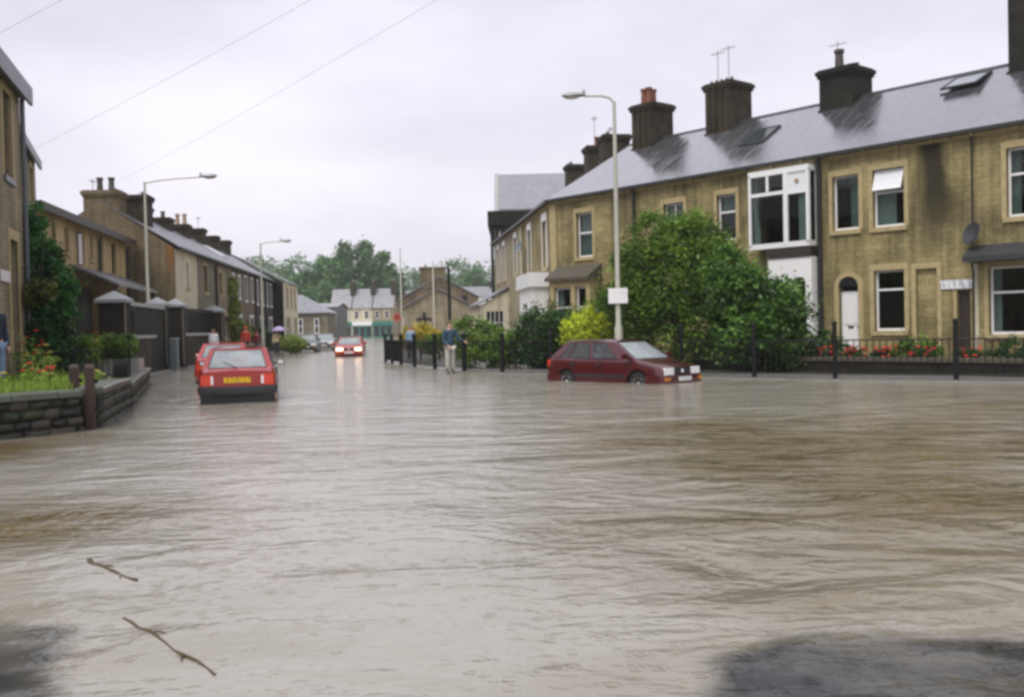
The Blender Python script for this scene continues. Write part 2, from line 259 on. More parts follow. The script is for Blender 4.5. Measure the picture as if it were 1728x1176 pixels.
# ------------------------------------------------------------------ mesh helpers
class MB:
    def __init__(s): s.v = []; s.f = []
    def add(s, vs, fs):
        o = len(s.v); s.v += [tuple(v) for v in vs]; s.f += [tuple(i+o for i in f) for f in fs]; return s
    def box(s, x0, y0, z0, x1, y1, z1):
        return s.add([(x0,y0,z0),(x1,y0,z0),(x1,y1,z0),(x0,y1,z0),(x0,y0,z1),(x1,y0,z1),(x1,y1,z1),(x0,y1,z1)],
                     [(0,3,2,1),(4,5,6,7),(0,1,5,4),(1,2,6,5),(2,3,7,6),(3,0,4,7)])
    def poly(s, pts): return s.add(pts, [tuple(range(len(pts)))])
    def prism(s, pts, ext):
        n = len(pts); e = Vector(ext); a = [Vector(p) for p in pts]; b = [p+e for p in a]
        return s.add(a+b, [tuple(range(n-1, -1, -1)), tuple(range(n, 2*n))] + [(i, (i+1) % n, (i+1) % n+n, i+n) for i in range(n)])
    def tube(s, path, r, n=8, cap=True):
        P = [Vector(p) for p in path]; rr = r if isinstance(r, (list, tuple)) else [r]*len(P); V = []; F = []
        up = None
        for i, p in enumerate(P):
            d = (P[min(i+1, len(P)-1)] - P[max(i-1, 0)]).normalized()
            if up is None or abs(up.dot(d)) > .95: up = Vector((0, 0, 1)) if abs(d.z) < .9 else Vector((1, 0, 0))
            a = d.cross(up).normalized(); c = d.cross(a).normalized(); up = -c if False else up
            for k in range(n):
                t = 2*math.pi*k/n; V.append(p + a*math.cos(t)*rr[i] + c*math.sin(t)*rr[i])
        for i in range(len(P)-1):
            for k in range(n):
                F.append((i*n+k, i*n+(k+1) % n, (i+1)*n+(k+1) % n, (i+1)*n+k))
        if cap: F.append(tuple(range(n-1, -1, -1))); F.append(tuple(range((len(P)-1)*n, len(P)*n)))
        return s.add(V, F)
    def lathe(s, prof, n=12, c=(0, 0, 0), axis='z'):
        V = []; F = []
        for r, z in prof:
            for k in range(n):
                t = 2*math.pi*k/n; p = (r*math.cos(t), r*math.sin(t), z)
                if axis == 'y': p = (p[0], p[2], p[1])
                if axis == 'x': p = (p[2], p[0], p[1])
                V.append((p[0]+c[0], p[1]+c[1], p[2]+c[2]))
        m = len(prof)
        for i in range(m-1):
            for k in range(n): F.append((i*n+k, i*n+(k+1) % n, (i+1)*n+(k+1) % n, (i+1)*n+k))
        F.append(tuple(range(n-1, -1, -1))); F.append(tuple(range((m-1)*n, m*n)))
        return s.add(V, F)
    def ell(s, c, r, nu=10, nv=7):
        V = []; F = []
        for j in range(nv+1):
            ph = math.pi*j/nv
            for i in range(nu):
                t = 2*math.pi*i/nu; V.append((c[0]+r[0]*math.sin(ph)*math.cos(t), c[1]+r[1]*math.sin(ph)*math.sin(t), c[2]+r[2]*math.cos(ph)))
        for j in range(nv):
            for i in range(nu): F.append((j*nu+i, (j+1)*nu+i, (j+1)*nu+(i+1) % nu, j*nu+(i+1) % nu))
        return s.add(V, F)
    def mesh(s, name, smooth=False, ang=40):
        me = bpy.data.meshes.new(name); me.from_pydata(s.v, [], s.f); me.update()
        uvl = me.uv_layers.new(name='UVMap').data
        for p in me.polygons:
            n = p.normal
            h = math.sqrt(max(1e-6, 1-n.z*n.z))
            for li in p.loop_indices:
                c = me.vertices[me.loops[li].vertex_index].co
                if abs(n.z) > .97: uvl[li].uv = (c.x, c.y)
                else: uvl[li].uv = ((c.y if abs(n.x) > abs(n.y) else c.x), c.z/h)
        if smooth:
            me.polygons.foreach_set('use_smooth', [True]*len(me.polygons)); me.set_sharp_from_angle(angle=R(ang))
        return me
    def build(s, name, mat, parent=None, smooth=False, ang=40, fix=False):
        me = s.mesh(name, smooth, ang)
        if fix:
            import bmesh
            bm = bmesh.new(); bm.from_mesh(me); bmesh.ops.recalc_face_normals(bm, faces=bm.faces); bm.to_mesh(me); bm.free()
        return link(name, me, mat, parent)
def link(name, me, mat, parent=None):
    if mat and not me.materials: me.materials.append(MATS[mat])
    o = bpy.data.objects.new(name, me); col.objects.link(o)
    if parent: o.parent = parent
    return o
def empty(name, loc=(0, 0, 0), rz=0, label=None, cat=None, group=None):
    o = bpy.data.objects.new(name, None); o.empty_display_size = .3; col.objects.link(o); o.location = loc; o.rotation_euler.z = rz
    return tag(o, label, cat, group)
def tag(o, label=None, cat=None, group=None, kind=None):
    if label: o['label'] = label
    if cat: o['category'] = cat
    if group: o['group'] = group
    if kind: o['kind'] = kind
    return o
def copy_tree(o, parent=None):
    c = o.copy(); col.objects.link(c); c.parent = parent
    for ch in list(o.children): copy_tree(ch, c)
    return c
def rot_of(d): return math.atan2(d[1], d[0])

# ------------------------------------------------------------------ the setting
g = MB(); xs = np.linspace(-295, 295, 30); ys = np.linspace(-28, 422, 30)
for y in ys:
    for x in xs: g.v.append((x, y, -.35))
for j in range(29):
    for i in range(29): g.f.append((j*30+i, j*30+i+1, (j+1)*30+i+1, (j+1)*30+i))
tag(g.build('ground', 'asphalt'), kind='structure')

def noise2(x, y, seed, n, lo, hi, ang, spread):
    rs = np.random.RandomState(seed); z = np.zeros_like(x)
    for k in range(n):
        lam = lo*(hi/lo)**rs.rand(); a = R(ang) + R(spread)*rs.randn(); ph = rs.rand()*6.283
        amp = lam**1.05
        z += amp*np.sin(2*np.pi/lam*(x*math.cos(a)+y*math.sin(a)) + ph + 1.2*np.sin(.7*x+.4*y+ph*3))
    return z/n**.5
def apron_z(X, Y):
    """tarmac the photographer stands on: it climbs to just under the surface of the flood"""
    wx = [-9, -3.2, -2.5, -2.1, -1.5, -.5, .35, .68, 1.2, 2.3, 4, 9]; wy = [5.5, 5.4, 5.2, 4.4, 3.5, 3.2, 3.35, 4.0, 4.75, 4.5, 4.4, 4.2]
    W = np.interp(X, wx, wy); n = noise2(X, Y, 21, 30, .2, 1.8, 60, 60)
    return np.minimum(np.clip((W-Y)*.09, -.3, .02) + .017*n - .02, -.009)
def make_water():
    ax = np.concatenate([[-160, -120, -60, -40, -28], np.arange(-20, 20.01, .1), [28, 40, 60, 120, 160]])
    ay = np.concatenate([[-27, -20, -6, 0, 1], 1.6*1.0125**np.arange(0, 290), [75, 95, 120, 150, 185, 215]])
    X, Y = np.meshgrid(ax, ay)
    # the current runs in from the right and breaks up there; the left is smoother
    chop = .26 + .95*np.exp(-(((X-5.0)/5.0)**2 + ((Y-12.5)/5.5)**2)) + .5*np.exp(-(((X-2.6)/2.2)**2 + ((Y-7)/3)**2)) + .55*np.exp(-(((X+4.0)/1.3)**2+((Y-7.6)/1.1)**2))
    lowf = noise2(X, Y, 5, 10, 2.5, 9, 70, 40); lowf = lowf/np.abs(lowf).max()
    chop = np.clip(chop*(1+.8*lowf), .08, 1.7)
    silt_reflection = .12/(1+np.exp(-(X-.8)*2)) + .26*np.exp(-(((X-8.5)/4.5)**2 + ((Y-13)/5.0)**2)) + .5*np.exp(-(((X-3.4)/2.3)**2 + ((Y-12.2)/3.6)**2)) + .3*np.exp(-(((X-3.6)/2.0)**2 + ((Y-7)/2.2)**2)) + .5*np.exp(-(((X+4.1)/1.2)**2+((Y-8.0)/1.1)**2)) + .5*np.exp(-(((X+7.0)/1.2)**2+((Y-13.5)/3)**2)); silt_reflection = np.clip(silt_reflection*(1+.5*lowf), 0, 1)  # muddy tone; right-centre brown paints the broken reflection of terrace and tree
    Z = .0045*noise2(X, Y, 11, 26, .45, 2.6, 82, 26)*chop + .0016*noise2(X, Y, 12, 16, .3, .7, 60, 45)*chop
    fade = np.clip((70-Y)/40, 0, 1)*np.clip((21-np.abs(X))/3, 0, 1)*np.clip((Y-1.2)/1.0, 0, 1)
    Z = Z*fade
    # curved bow ripples where the current meets the shallow tarmac
    d = np.hypot((X-2.7)/1.6, (Y-3.2)/1.35); Z += .02*np.exp(-((d-1.35)/.07)**2)*np.clip((X-.6)/1, 0, 1) + .014*np.exp(-((d-1.75)/.09)**2)*np.clip((X-.8)/1, 0, 1)
    # wash lines round the wheels and bumpers of the cars standing in the flood
    for cx, cy, rr in ((-6.0, 22.9, 1.9), (3.0, 26.9, 2.3)):
        dd = np.hypot(X-cx, Y-cy); Z += .012*np.sin((dd-rr)*7)*np.exp(-((dd-rr)/1.2)**2)
    ny, nx = X.shape; co = np.stack([X.ravel(), Y.ravel(), Z.ravel()], 1)
    idx = np.arange(nx*ny).reshape(ny, nx); F = np.stack([idx[:-1, :-1], idx[:-1, 1:], idx[1:, 1:], idx[1:, :-1]], -1).reshape(-1, 4)
    dep = np.clip((-apron_z(X, Y)-.014)/.03, 0, 1); clear = np.where((np.abs(X) < 8.9) & (Y < 7.3) & (Y > -5.9), (1-dep*dep*(3-2*dep))*.985, 0); clear = clear*np.clip(.82+.4*noise2(X, Y, 33, 24, .15, 1.2, 75, 25), .35, 1); chop = chop*(1-.6*clear)
    me = mesh_np('water', co, F); a3 = me.attributes.new('silt_reflection', 'FLOAT', 'POINT'); a3.data.foreach_set('value', silt_reflection.ravel().astype(np.float32)); a = me.attributes.new('chop', 'FLOAT', 'POINT'); a.data.foreach_set('value', chop.ravel().astype(np.float32))
    a2 = me.attributes.new('clear', 'FLOAT', 'POINT'); a2.data.foreach_set('value', clear.ravel().astype(np.float32))
    me.polygons.foreach_set('use_smooth', np.ones(len(F), dtype=bool))
    tag(link('water', me, 'flood_water'), kind='structure')
def mesh_np(name, co, F):
    me = bpy.data.meshes.new(name); k = F.shape[1]
    me.vertices.add(len(co)); me.vertices.foreach_set('co', co.astype(np.float32).ravel())
    me.loops.add(F.size); me.loops.foreach_set('vertex_index', F.astype(np.int32).ravel())
    me.polygons.add(len(F)); me.polygons.foreach_set('loop_start', np.arange(0, F.size, k, dtype=np.int32))
    me.update(calc_edges=True); return me
make_water()

# tarmac apron the photographer stands on: it climbs just out of the flood
def apron():
    ax = np.arange(-9, 9.01, .09); ay = np.arange(-6, 7.5, .09); X, Y = np.meshgrid(ax, ay); Z = apron_z(X, Y)
    ny, nx = X.shape; co = np.stack([X.ravel(), Y.ravel(), Z.ravel()], 1); idx = np.arange(nx*ny).reshape(ny, nx)
    F = np.stack([idx[:-1, :-1], idx[:-1, 1:], idx[1:, 1:], idx[1:, :-1]], -1).reshape(-1, 4)
    me = mesh_np('tarmac_apron', co, F); me.polygons.foreach_set('use_smooth', np.ones(len(F), dtype=bool)); tag(link('tarmac_apron', me, 'apron'), kind='structure')
plain('apron', (.022, .03, .038), .5, var=.5, scale=9, bump=.3)
apron()

RAIL = [(-5.84, 45.77), (-5.33, 43.97), (-4.66, 41.54), (-3.87, 39.26), (-2.86, 36.53), (-1.68, 34.3), (-.35, 32.89), (1.2, 31.4)]
pv = MB(); edge = [(-7.2, 60), (-6.3, 48.5)] + [(x-.2, y-.2) for x, y in RAIL] + [(7.9, 24.55), (10.3, 22.95), (13.4, 20.6), (20, 15.5), (40, 20), (30, 60)]
pv.prism([(x, y, -.4) for x, y in edge], (0, 0, .43)); tag(pv.build('pavement_right', 'paving', fix=True), kind='structure')
pl = MB(); pl.prism([(x, y, -.4) for x, y in [(-11.7, 31.2), (-13.9, 38), (-14.9, 44.5), (-15.6, 56), (-17.5, 75), (-19.6, 96), (-20.5, 110), (-45, 110), (-45, 31.2)]], (0, 0, .44)); tag(pl.build('pavement_left', 'paving', fix=True), kind='structure')
gl = MB(); gl.prism([(x, y, -.4) for x, y in [(-7.15, 16.1), (-9.7, 12.05), (-18, 11), (-18, 31.1), (-11.75, 31.0), (-8.35, 20.5)]], (0, 0, .86)); tag(gl.build('garden_bed', 'soil', fix=True), kind='structure')
hl = MB()
hx = np.linspace(-290, 290, 34); hy = np.linspace(222, 420, 20)
for y in hy:
    for x in hx: hl.v.append((x, y, -.3 + 13*(1-math.exp(-max(0, y-222)/95)) + 2.2*math.sin(x*.021+1)*min(1, (y-222)/120)))
for j in range(19):
    for i in range(33): hl.f.append((j*34+i, j*34+i+1, (j+1)*34+i+1, (j+1)*34+i))
tag(hl.build('hillside', 'hill_grass', smooth=True), kind='structure')
def hill_z(x, y): return -.3 + 13*(1-math.exp(-max(0, y-222)/95)) + 2.2*math.sin(x*.021+1)*min(1, max(0, y-222)/120)

# ------------------------------------------------------------------ house parts
def wall_open(root, name, x0, x1, z0, z1, ops, mat, t=.3, y=0):
    """front wall in the x-z plane with real openings and reveals"""
    m = MB(); X = sorted({x0, x1, *[o[0] for o in ops], *[o[1] for o in ops]}); Z = sorted({z0, z1, *[o[2] for o in ops], *[o[3] for o in ops]})
    X = [x for x in X if x0 <= x <= x1]; Z = [z for z in Z if z0 <= z <= z1]
    for i in range(len(X)-1):
        for j in range(len(Z)-1):
            cx, cz = (X[i]+X[i+1])/2, (Z[j]+Z[j+1])/2
            if any(o[0] < cx < o[1] and o[2] < cz < o[3] for o in ops): continue
            m.poly([(X[i], y, Z[j]), (X[i+1], y, Z[j]), (X[i+1], y, Z[j+1]), (X[i], y, Z[j+1])])
            m.poly([(X[i], y+t, Z[j]), (X[i], y+t, Z[j+1]), (X[i+1], y+t, Z[j+1]), (X[i+1], y+t, Z[j])])
    for a, b, c, d in ops:
        m.poly([(a, y, c), (a, y, d), (a, y+t, d), (a, y+t, c)]); m.poly([(b, y, c), (b, y+t, c), (b, y+t, d), (b, y, d)])
        m.poly([(a, y, d), (b, y, d), (b, y+t, d), (a, y+t, d)]); m.poly([(a, y, c), (a, y+t, c), (b, y+t, c), (b, y, c)])
    m.poly([(x0, y, z0), (x0, y, z1), (x0, y+t, z1), (x0, y+t, z0)]); m.poly([(x1, y, z0), (x1, y+t, z0), (x1, y+t, z1), (x1, y, z1)])
    return m.build(name, mat, root)
def window(root, x0, x1, z0, z1, rails=(.5,), mulls=(), y=0, rec=.14, fw=.065, sill='dressed_stone', surround='dressed_stone', frame='white_paint', curtain=None, pane='glass_house', hop=None, head=.2):
    """sash window: frame > pane per light, sill, surround, curtain"""
    m = MB(); ya, yb = y+rec, y+rec+.07; e = .004
    m.box(x0+e, ya, z0+e, x0+fw, yb, z1-e); m.box(x1-fw, ya, z0+e, x1-e, yb, z1-e); m.box(x0+fw, ya, z0+e, x1-fw, yb, z0+fw*1.3); m.box(x0+fw, ya, z1-fw, x1-fw, yb, z1-e)
    zz = [z0+fw*1.3] + [z0+(z1-z0)*r for r in rails] + [z1-fw]; xx = [x0+fw] + [x0+(x1-x0)*r for r in mulls] + [x1-fw]
    for r in zz[1:-1]: m.box(x0+fw, ya-.012, r-fw*.5, x1-fw, yb, r+fw*.5)
    for q in xx[1:-1]: m.box(q-fw*.4, ya-.008, z0+fw*1.3, q+fw*.4, yb-.003, z1-fw)
    w = m.build('window', frame, root)
    for j in range(len(zz)-1):
        for i in range(len(xx)-1):
            if hop is not None and hop == (i, j): continue
            MB().box(xx[i]-.002, ya+.03, zz[j]-.002, xx[i+1]+.002, ya+.036, zz[j+1]+.002).build('pane', pane, w)
    if sill: MB().box(x0-.1, y-.07, z0-.14, x1+.1, y+rec, z0+.002).build('sill', sill, w)
    if surround:
        s = MB(); s.box(x0-.14, y-.022, z0, x0, y+.05, z1); s.box(x1, y-.022, z0, x1+.14, y+.05, z1); s.box(x0-.14, y-.028, z1, x1+.14, y+.05, z1+head)
        s.build('surround', surround, w)
    if curtain:
        mt, sides = curtain; c = MB()
        for (a, b, zt, zl) in sides:
            n = max(4, int((b-a)*(x1-x0)/.05)); P = []
            for k in range(n+1):
                xq = x0+(x1-x0)*(a+(b-a)*k/n); P.append((xq, ya+.13+.025*(k % 2)))
            for k in range(n): c.poly([(P[k][0], P[k][1], z0+(z1-z0)*zl), (P[k+1][0], P[k+1][1], z0+(z1-z0)*zl), (P[k+1][0], P[k+1][1], z0+(z1-z0)*zt), (P[k][0], P[k][1], z0+(z1-z0)*zt)])
        c.build('curtain', mt, w)
    return w
def hopper(w, x0, x1, z0, z1, y, tilt=18, frame='white_paint'):
    """open top light, hinged at its head"""
    m = MB(); h = z1-z0; f = .06
    for a, b, c, d in ((x0, x0+f, 0, h), (x1-f, x1, 0, h), (x0+f, x1-f, 0, f), (x0+f, x1-f, h-f, h)): m.box(a, -.03, -d, b, .02, -c)
    o = m.build('top_light', frame, w); o.location = (0, y, z1); o.rotation_euler.x = -R(tilt)
    g2 = MB().box(x0+f, -.008, -h+f, x1-f, 0, -f).build('pane', 'curtain', w); g2.location = (0, y, z1); g2.rotation_euler.x = -R(tilt)
def arch_pts(x0, x1, z, n=8): 
    r = (x1-x0)/2; return [(x0+r-r*math.cos(math.pi*k/n), z+r*.9*math.sin(math.pi*k/n)) for k in range(n+1)]
def downpipe(root, x, z0, z1, y=-.09, r=.055):
    MB().tube([(x, y, z0), (x, y, z1-.25), (x, y-.1, z1)], r, 8).build('downpipe', 'gutter_black', root, smooth=True)
def gutter(root, x0, x1, z, y=-.24):
    m = MB(); m.box(x0, y-.07, z-.06, x1, y+.07, z+.05); m.build('gutter', 'gutter_black', root)
def roof(root, x0, x1, ye, ze, yr, zr, D, mat, xe0=None, xr0=None, th=.07, xe1=None, xr1=None):
    """pitched roof slab; xe0/xr0 give eaves/ridge start for a hip at a bend"""
    a = x0 if xe0 is None else xe0; b = x0 if xr0 is None else xr0; c = x1 if xe1 is None else xe1; d = x1 if xr1 is None else xr1
    m = MB()
    m.prism([(a, ye, ze), (c, ye, ze), (d, yr, zr), (b, yr, zr)], (0, 0, th))
    m.prism([(b, yr, zr), (d, yr, zr), (d, D-ye, ze), (b, D-ye, ze)], (0, 0, th))
    r = m.build('roof', mat, root)
    n = max(1, int((d-b)/.5)); w = (d-b)/n
    t = MB()
    for k in range(n): t.prism([(b+k*w+.01, yr-.13, zr+th-.07), (b+k*w+.01, yr, zr+th+.055), (b+k*w+.01, yr+.13, zr+th-.07)], (w-.02, 0, 0))
    t.build('ridge_tiles', 'lead_dark', r)
    return r
def chimney(root, x, y, zb, zt, lu, lv, mat='stone_dark', pots=((0, 0, .55, .12, 'pot_buff'),), ribs=False, aerial=None, crown=False):
    m = MB(); m.box(x-lu/2, y-lv/2, zb, x+lu/2, y+lv/2, zt-.32)
    m.box(x-lu/2-.06, y-lv/2-.06, zt-.32, x+lu/2+.06, y+lv/2+.06, zt-.2); m.box(x-lu/2-.11, y-lv/2-.11, zt-.2, x+lu/2+.11, y+lv/2+.11, zt-.06); m.box(x-lu/2-.04, y-lv/2-.04, zt-.06, x+lu/2+.04, y+lv/2+.04, zt)
    m.box(x-lu/2-.05, y-lv/2-.05, zb+.9, x+lu/2+.05, y+lv/2+.05, zb+1.02) if zt-zb > 2.2 else None
    c = m.build('chimney', mat, root)
    if ribs:
        for k in range(4):
            q = -.5+(k+.5)/4
            MB().box(x+q*lu-.07, y-lv/2-.05, zb+1.02, x+q*lu+.07, y-lv/2, zt-.33).build('rib', mat, c); MB().box(x-lu/2-.05, y+q*lv-.07, zb+1.02, x-lu/2, y+q*lv+.07, zt-.33).build('rib', mat, c)
    for px, py, h, r, pm in pots:
        MB().lathe([(r*1.15, zt-.02), (r, zt+.1), (r*.85, zt+h*.8), (r*1.1, zt+h*.85), (r*1.1, zt+h), (r*.7, zt+h)], 10, (x+px, y+py, 0)).build('chimney_pot', pm, c, smooth=True)
    if crown:
        for k in range(5):
            q = -.4+.2*k
            MB().lathe([(.07, zt-.01), (.06, zt+.13), (.02, zt+.17)], 8, (x+q*lu, y-lv*.3, 0)).build('chimney_pot', 'pot_dark', c, smooth=True)
    if aerial:
        for ax, ay, ah in aerial:
            a = MB(); a.tube([(x+ax, y+ay, zt-.5), (x+ax, y+ay, zt+ah)], .018, 6); a.tube([(x+ax-.35, y+ay, zt+ah-.12), (x+ax+.35, y+ay, zt+ah-.12)], .01, 5)
            for k in range(5): a.tube([(x+ax-.3+.15*k, y+ay-.16, zt+ah-.12), (x+ax-.3+.15*k, y+ay+.16, zt+ah-.12)], .007, 4)
            a.build('aerial', 'lamp_grey', c)
    return c
def gable_wall(root, x, D, z0, ze, zr, yr, mat, t=.3, name='gable_wall'):
    m = MB(); m.prism([(x, .02, z0), (x, D-.02, z0), (x, D-.02, ze), (x, yr, zr), (x, .02, ze)], (t, 0, 0)); return m.build(name, mat, root, fix=True)
def dish(root, x, y, z, yaw=0, mat='lead_dark', r=.3):
    m = MB(); prof = [(.02, 0), (r*.4, -.02), (r*.8, -.07), (r, -.12), (r*.97, -.125), (r*.4, -.035)]
    m.lathe(prof, 14, (0, 0, 0), 'y'); o = m.build('satellite_dish', mat, root, smooth=True); o.location = (x, y-.28, z); o.rotation_euler = (R(-18), 0, yaw)
    b = MB(); b.tube([(x, y, z-.08), (x, y-.16, z-.12), (x, y-.26, z)], .02, 6); b.tube([(x, y-.26, z-.25), (x, y-.55, z-.12)], .012, 5); b.build('dish_bracket', 'lamp_grey', root)

# ------------------------------------------------------------------ right terrace (front row faces the junction, side row runs up the street)
C0 = Vector((1.85, 44.04, 0)); TU = (.644, -.765); TR = rot_of(TU); GR = 'stone terrace houses on the junction'
ZB, ZE, ZR, YR, D = -.3, 7.0, 9.65, 4.0, 8.0
TANH = .293
def troot(x, label): 
    r = empty('terraced_house', C0 + Vector((TU[0], TU[1], 0))*0, TR, label, 'house'); return r
def thouse(label, x0, x1, ops, mat='stone_buff', hip=False, end=False):
    r = troot(x0, label)
    wall_open(r, 'front_wall', x0, x1, ZB, ZE-.02, ops, mat)
    wall_open(r, 'back_wall', x0, x1, ZB, ZE-.02, [], mat, y=D-.3)
    roof(r, x0, x1, -.22, ZE, YR, ZR, D, 'slate_wet', *((-.22*TANH, YR*TANH) if hip else (None, None)))
    m = MB(); m.box(x0+.02, -.06, ZE-.16, x1-.02, -.005, ZE-.02); m.build('eaves_course', 'dressed_stone', r)
    n = int((x1-x0)/1.1)
    for k in range(n): 
        q = x0+(k+.5)*(x1-x0)/n; MB().box(q-.05, -.2, ZE-.14, q+.05, -.062, ZE-.02).build('gutter_bracket', 'dressed_stone', r)
    gutter(r, x0, x1, ZE+.0)
    if end: gable_wall(r, x1-.3, D, ZB, ZE, ZR-.02, YR, mat)
    return r
# house on the bend
hA = thouse('stone end house on the bend with stone bay and dark slab roof over it', .0, 5.03, [(1.57, 2.54, 4.4, 6.3), (.75, 2.75, .9, 3.2)], hip=True)
window(hA, 1.57, 2.54, 4.4, 6.3, rails=(.55,), curtain=('curtain_grey', [(.02, .98, 1, .0)]))
bay = MB(); bay.box(.5, -.62, ZB, .72, -.002, 3.42); bay.box(2.7, -.62, ZB, 2.92, -.002, 3.42); bay.box(.72, -.62, ZB, 2.7, -.3, 1.0); bay.box(.72, -.62, 3.15, 2.7, -.3, 3.42); bay.box(1.78, -.62, 1.0, 2.02, -.35, 3.15)
bay.build('stone_bay', 'dressed_stone', hA)
MB().prism([(.36, -.82, 3.42), (.36, 0, 3.42), (.36, 0, 4.1), (.36, -.5, 3.78), (.36, -.82, 3.56)], (2.7, 0, 0)).build('bay_roof', 'dressed_dark', hA, fix=True)
window(hA, .74, 1.76, 1.0, 3.13, rails=(.6,), y=-.62, surround=None, curtain=('curtain', [(.05, .3, 1, .0), (.7, .95, 1, 0)])); window(hA, 2.04, 2.68, 1.0, 3.13, rails=(.6,), y=-.62, surround=None)
MB().box(-.06, -.05, ZB, .32, .1, ZE-.18).build('corner_quoins', 'dressed_stone', hA)
downpipe(hA, 5.0, .05, ZE-.1, r=.07)
chimney(hA, 2.45, YR, 8.3, 11.25, 1.25, 1.35, 'stone_dark', [(-.28, -.2, .75, .15, 'pot_terracotta'), (.05, -.25, .75, .15, 'pot_terracotta'), (-.1, .2, .75, .15, 'pot_terracotta')], ribs=True)
# narrow house behind the tree
hB = thouse('narrow stone house half hidden behind the big leafy tree', 5.03, 8.6, [(6.5, 7.5, 4.45, 6.15)])
window(hB, 6.5, 7.5, 4.45, 6.15, rails=(.5,), mulls=(.5,), curtain=('curtain', [(.05, .95, 1, .4)]))
chimney(hB, 6.65, YR, 8.3, 11.35, 1.3, 1.4, 'stone_dark', [], ribs=True, aerial=[(-.5, 0, 1.5), (.05, 0, 1.6)], crown=True)
# house with the white oriel
hC = thouse('stone house with white painted bay and glazed white oriel window above', 8.6, 13.44, [(9.1, 9.96, 4.5, 6.2), (11.0, 13.25, 4.2, 6.5), (11.95, 13.1, .3, 3.3)])
window(hC, 9.1, 9.96, 4.5, 6.2, rails=(.62,), curtain=('curtain_grey', [(.05, .95, 1, .64)]))
BX0, BX1, BY = 10.88, 13.34, -.5
o = MB(); o.box(BX0, BY, 4.1, BX0+.1, BY+.1, 6.62); o.box(BX1-.12, BY, 4.1, BX1, BY+.1, 6.62); o.box(12.33, BY-.01, 4.1, 12.5, BY+.1, 6.62); o.box(BX0, BY, 4.02, BX1, -.002, 4.2); o.box(BX0, BY, 6.55, BX1, -.002, 6.75)
o.box(BX0+.1, BY+.02, 5.86, 12.33, BY+.09, 5.98); o.box(12.5, BY+.02, 5.82, BX1-.12, BY+.09, 5.92); o.box(11.62, BY+.01, 5.98, 11.72, BY+.09, 6.55)
o.box(BX0, BY+.1, 4.2, BX0+.06, -.06, 4.3); o.box(BX0+.003, -.08, 4.2, BX0+.08, -.002, 6.55); o.box(BX1-.08, -.08, 4.2, BX1-.003, -.002, 6.55)
orl = o.build('oriel_window', 'white_paint', hC)
for a, b, c, d in ((BX0+.1, 11.62, 5.98, 6.55), (11.72, 12.33, 5.98, 6.55), (BX0+.1, 12.33, 4.2, 5.86), (12.5, BX1-.12, 4.2, 5.82)): MB().box(a, BY+.05, c, b, BY+.056, d).build('pane', 'glass_house', orl)
MB().box(12.5, BY+.04, 5.92, BX1-.12, BY+.07, 6.55).build('blind', 'curtain', orl)
MB().lathe([(.09, 0), (.09, .02)], 10, (12.85, BY+.02, 6.24), 'y').build('vent', 'pot_buff', orl)
for xx in (BX0+.02, BX1-.03): MB().box(xx, BY+.1, 4.2, xx+.006, -.08, 6.55).build('side_pane', 'glass_house', orl)
cm = MB()
for k in range(8): cm.box(12.85+.045*k, BY+.14+.02*(k % 2), 4.22, 12.9+.045*k, BY+.15+.02*(k % 2), 5.8)
for k in range(5): cm.box(BX0+.12+.05*k, BY+.16+.02*(k % 2), 4.22, BX0+.18+.05*k, BY+.17+.02*(k % 2), 5.8-.25*k)
cm.build('curtain', 'curtain', orl)
MB().box(BX0+.7, BY+.02, 3.66, BX1+.02, -.002, 4.015).build('bay_cornice', 'timber_dark', hC)
wb = wall_open(hC, 'white_bay', 11.62, 13.36, ZB, 3.655, [(11.88, 12.28, 1.1, 3.0), (12.62, 13.12, 1.1, 3.0)], 'render_white', t=.2, y=BY+.06)
MB().box(11.625, BY+.262, ZB, 11.8, -.003, 3.65).build('bay_side', 'render_white', hC); MB().box(13.18, BY+.262, ZB, 13.355, -.003, 3.65).build('bay_side', 'render_white', hC)
for a, b in ((11.88, 12.28), (12.62, 13.12)):
    w = window(hC, a, b, 1.1, 3.0, rails=(.65,), y=BY+.06, rec=.08, fw=.04, sill=None, surround=None)
    P = arch_pts(a, b, 2.78); s = MB(); pts = [(x, BY+.055, min(z, 2.98)) for x, z in P]
    s.prism([(a, BY+.052, 3.01)] + [(x, BY+.052, z) for x, _, z in pts[:5]] + [((a+b)/2, BY+.052, 3.01)], (0, .06, 0)); s.prism([((a+b)/2, BY+.052, 3.01)] + [(x, BY+.052, z) for x, _, z in pts[4:]] + [(b, BY+.052, 3.01)], (0, .06, 0)); s.build('arch_head', 'white_paint', w, fix=True)
MB().box(13.3, -.06, ZB, 13.42, -.004, ZE-.2).build('wall_pier', 'dressed_stone', hC)
downpipe(hC, 13.46, .05, ZE-.1, r=.085)
chimney(hC, 12.05, YR, 8.3, 10.8, 1.35, 1.4, 'stone_black', [(-.25, 0, .8, .17, 'pot_dark'), (.25, .3, .25, .12, 'pot_dark')], aerial=[(-.25, -.1, 1.1)])
sk = MB(); slope = (ZR-ZE)/(YR+.22)
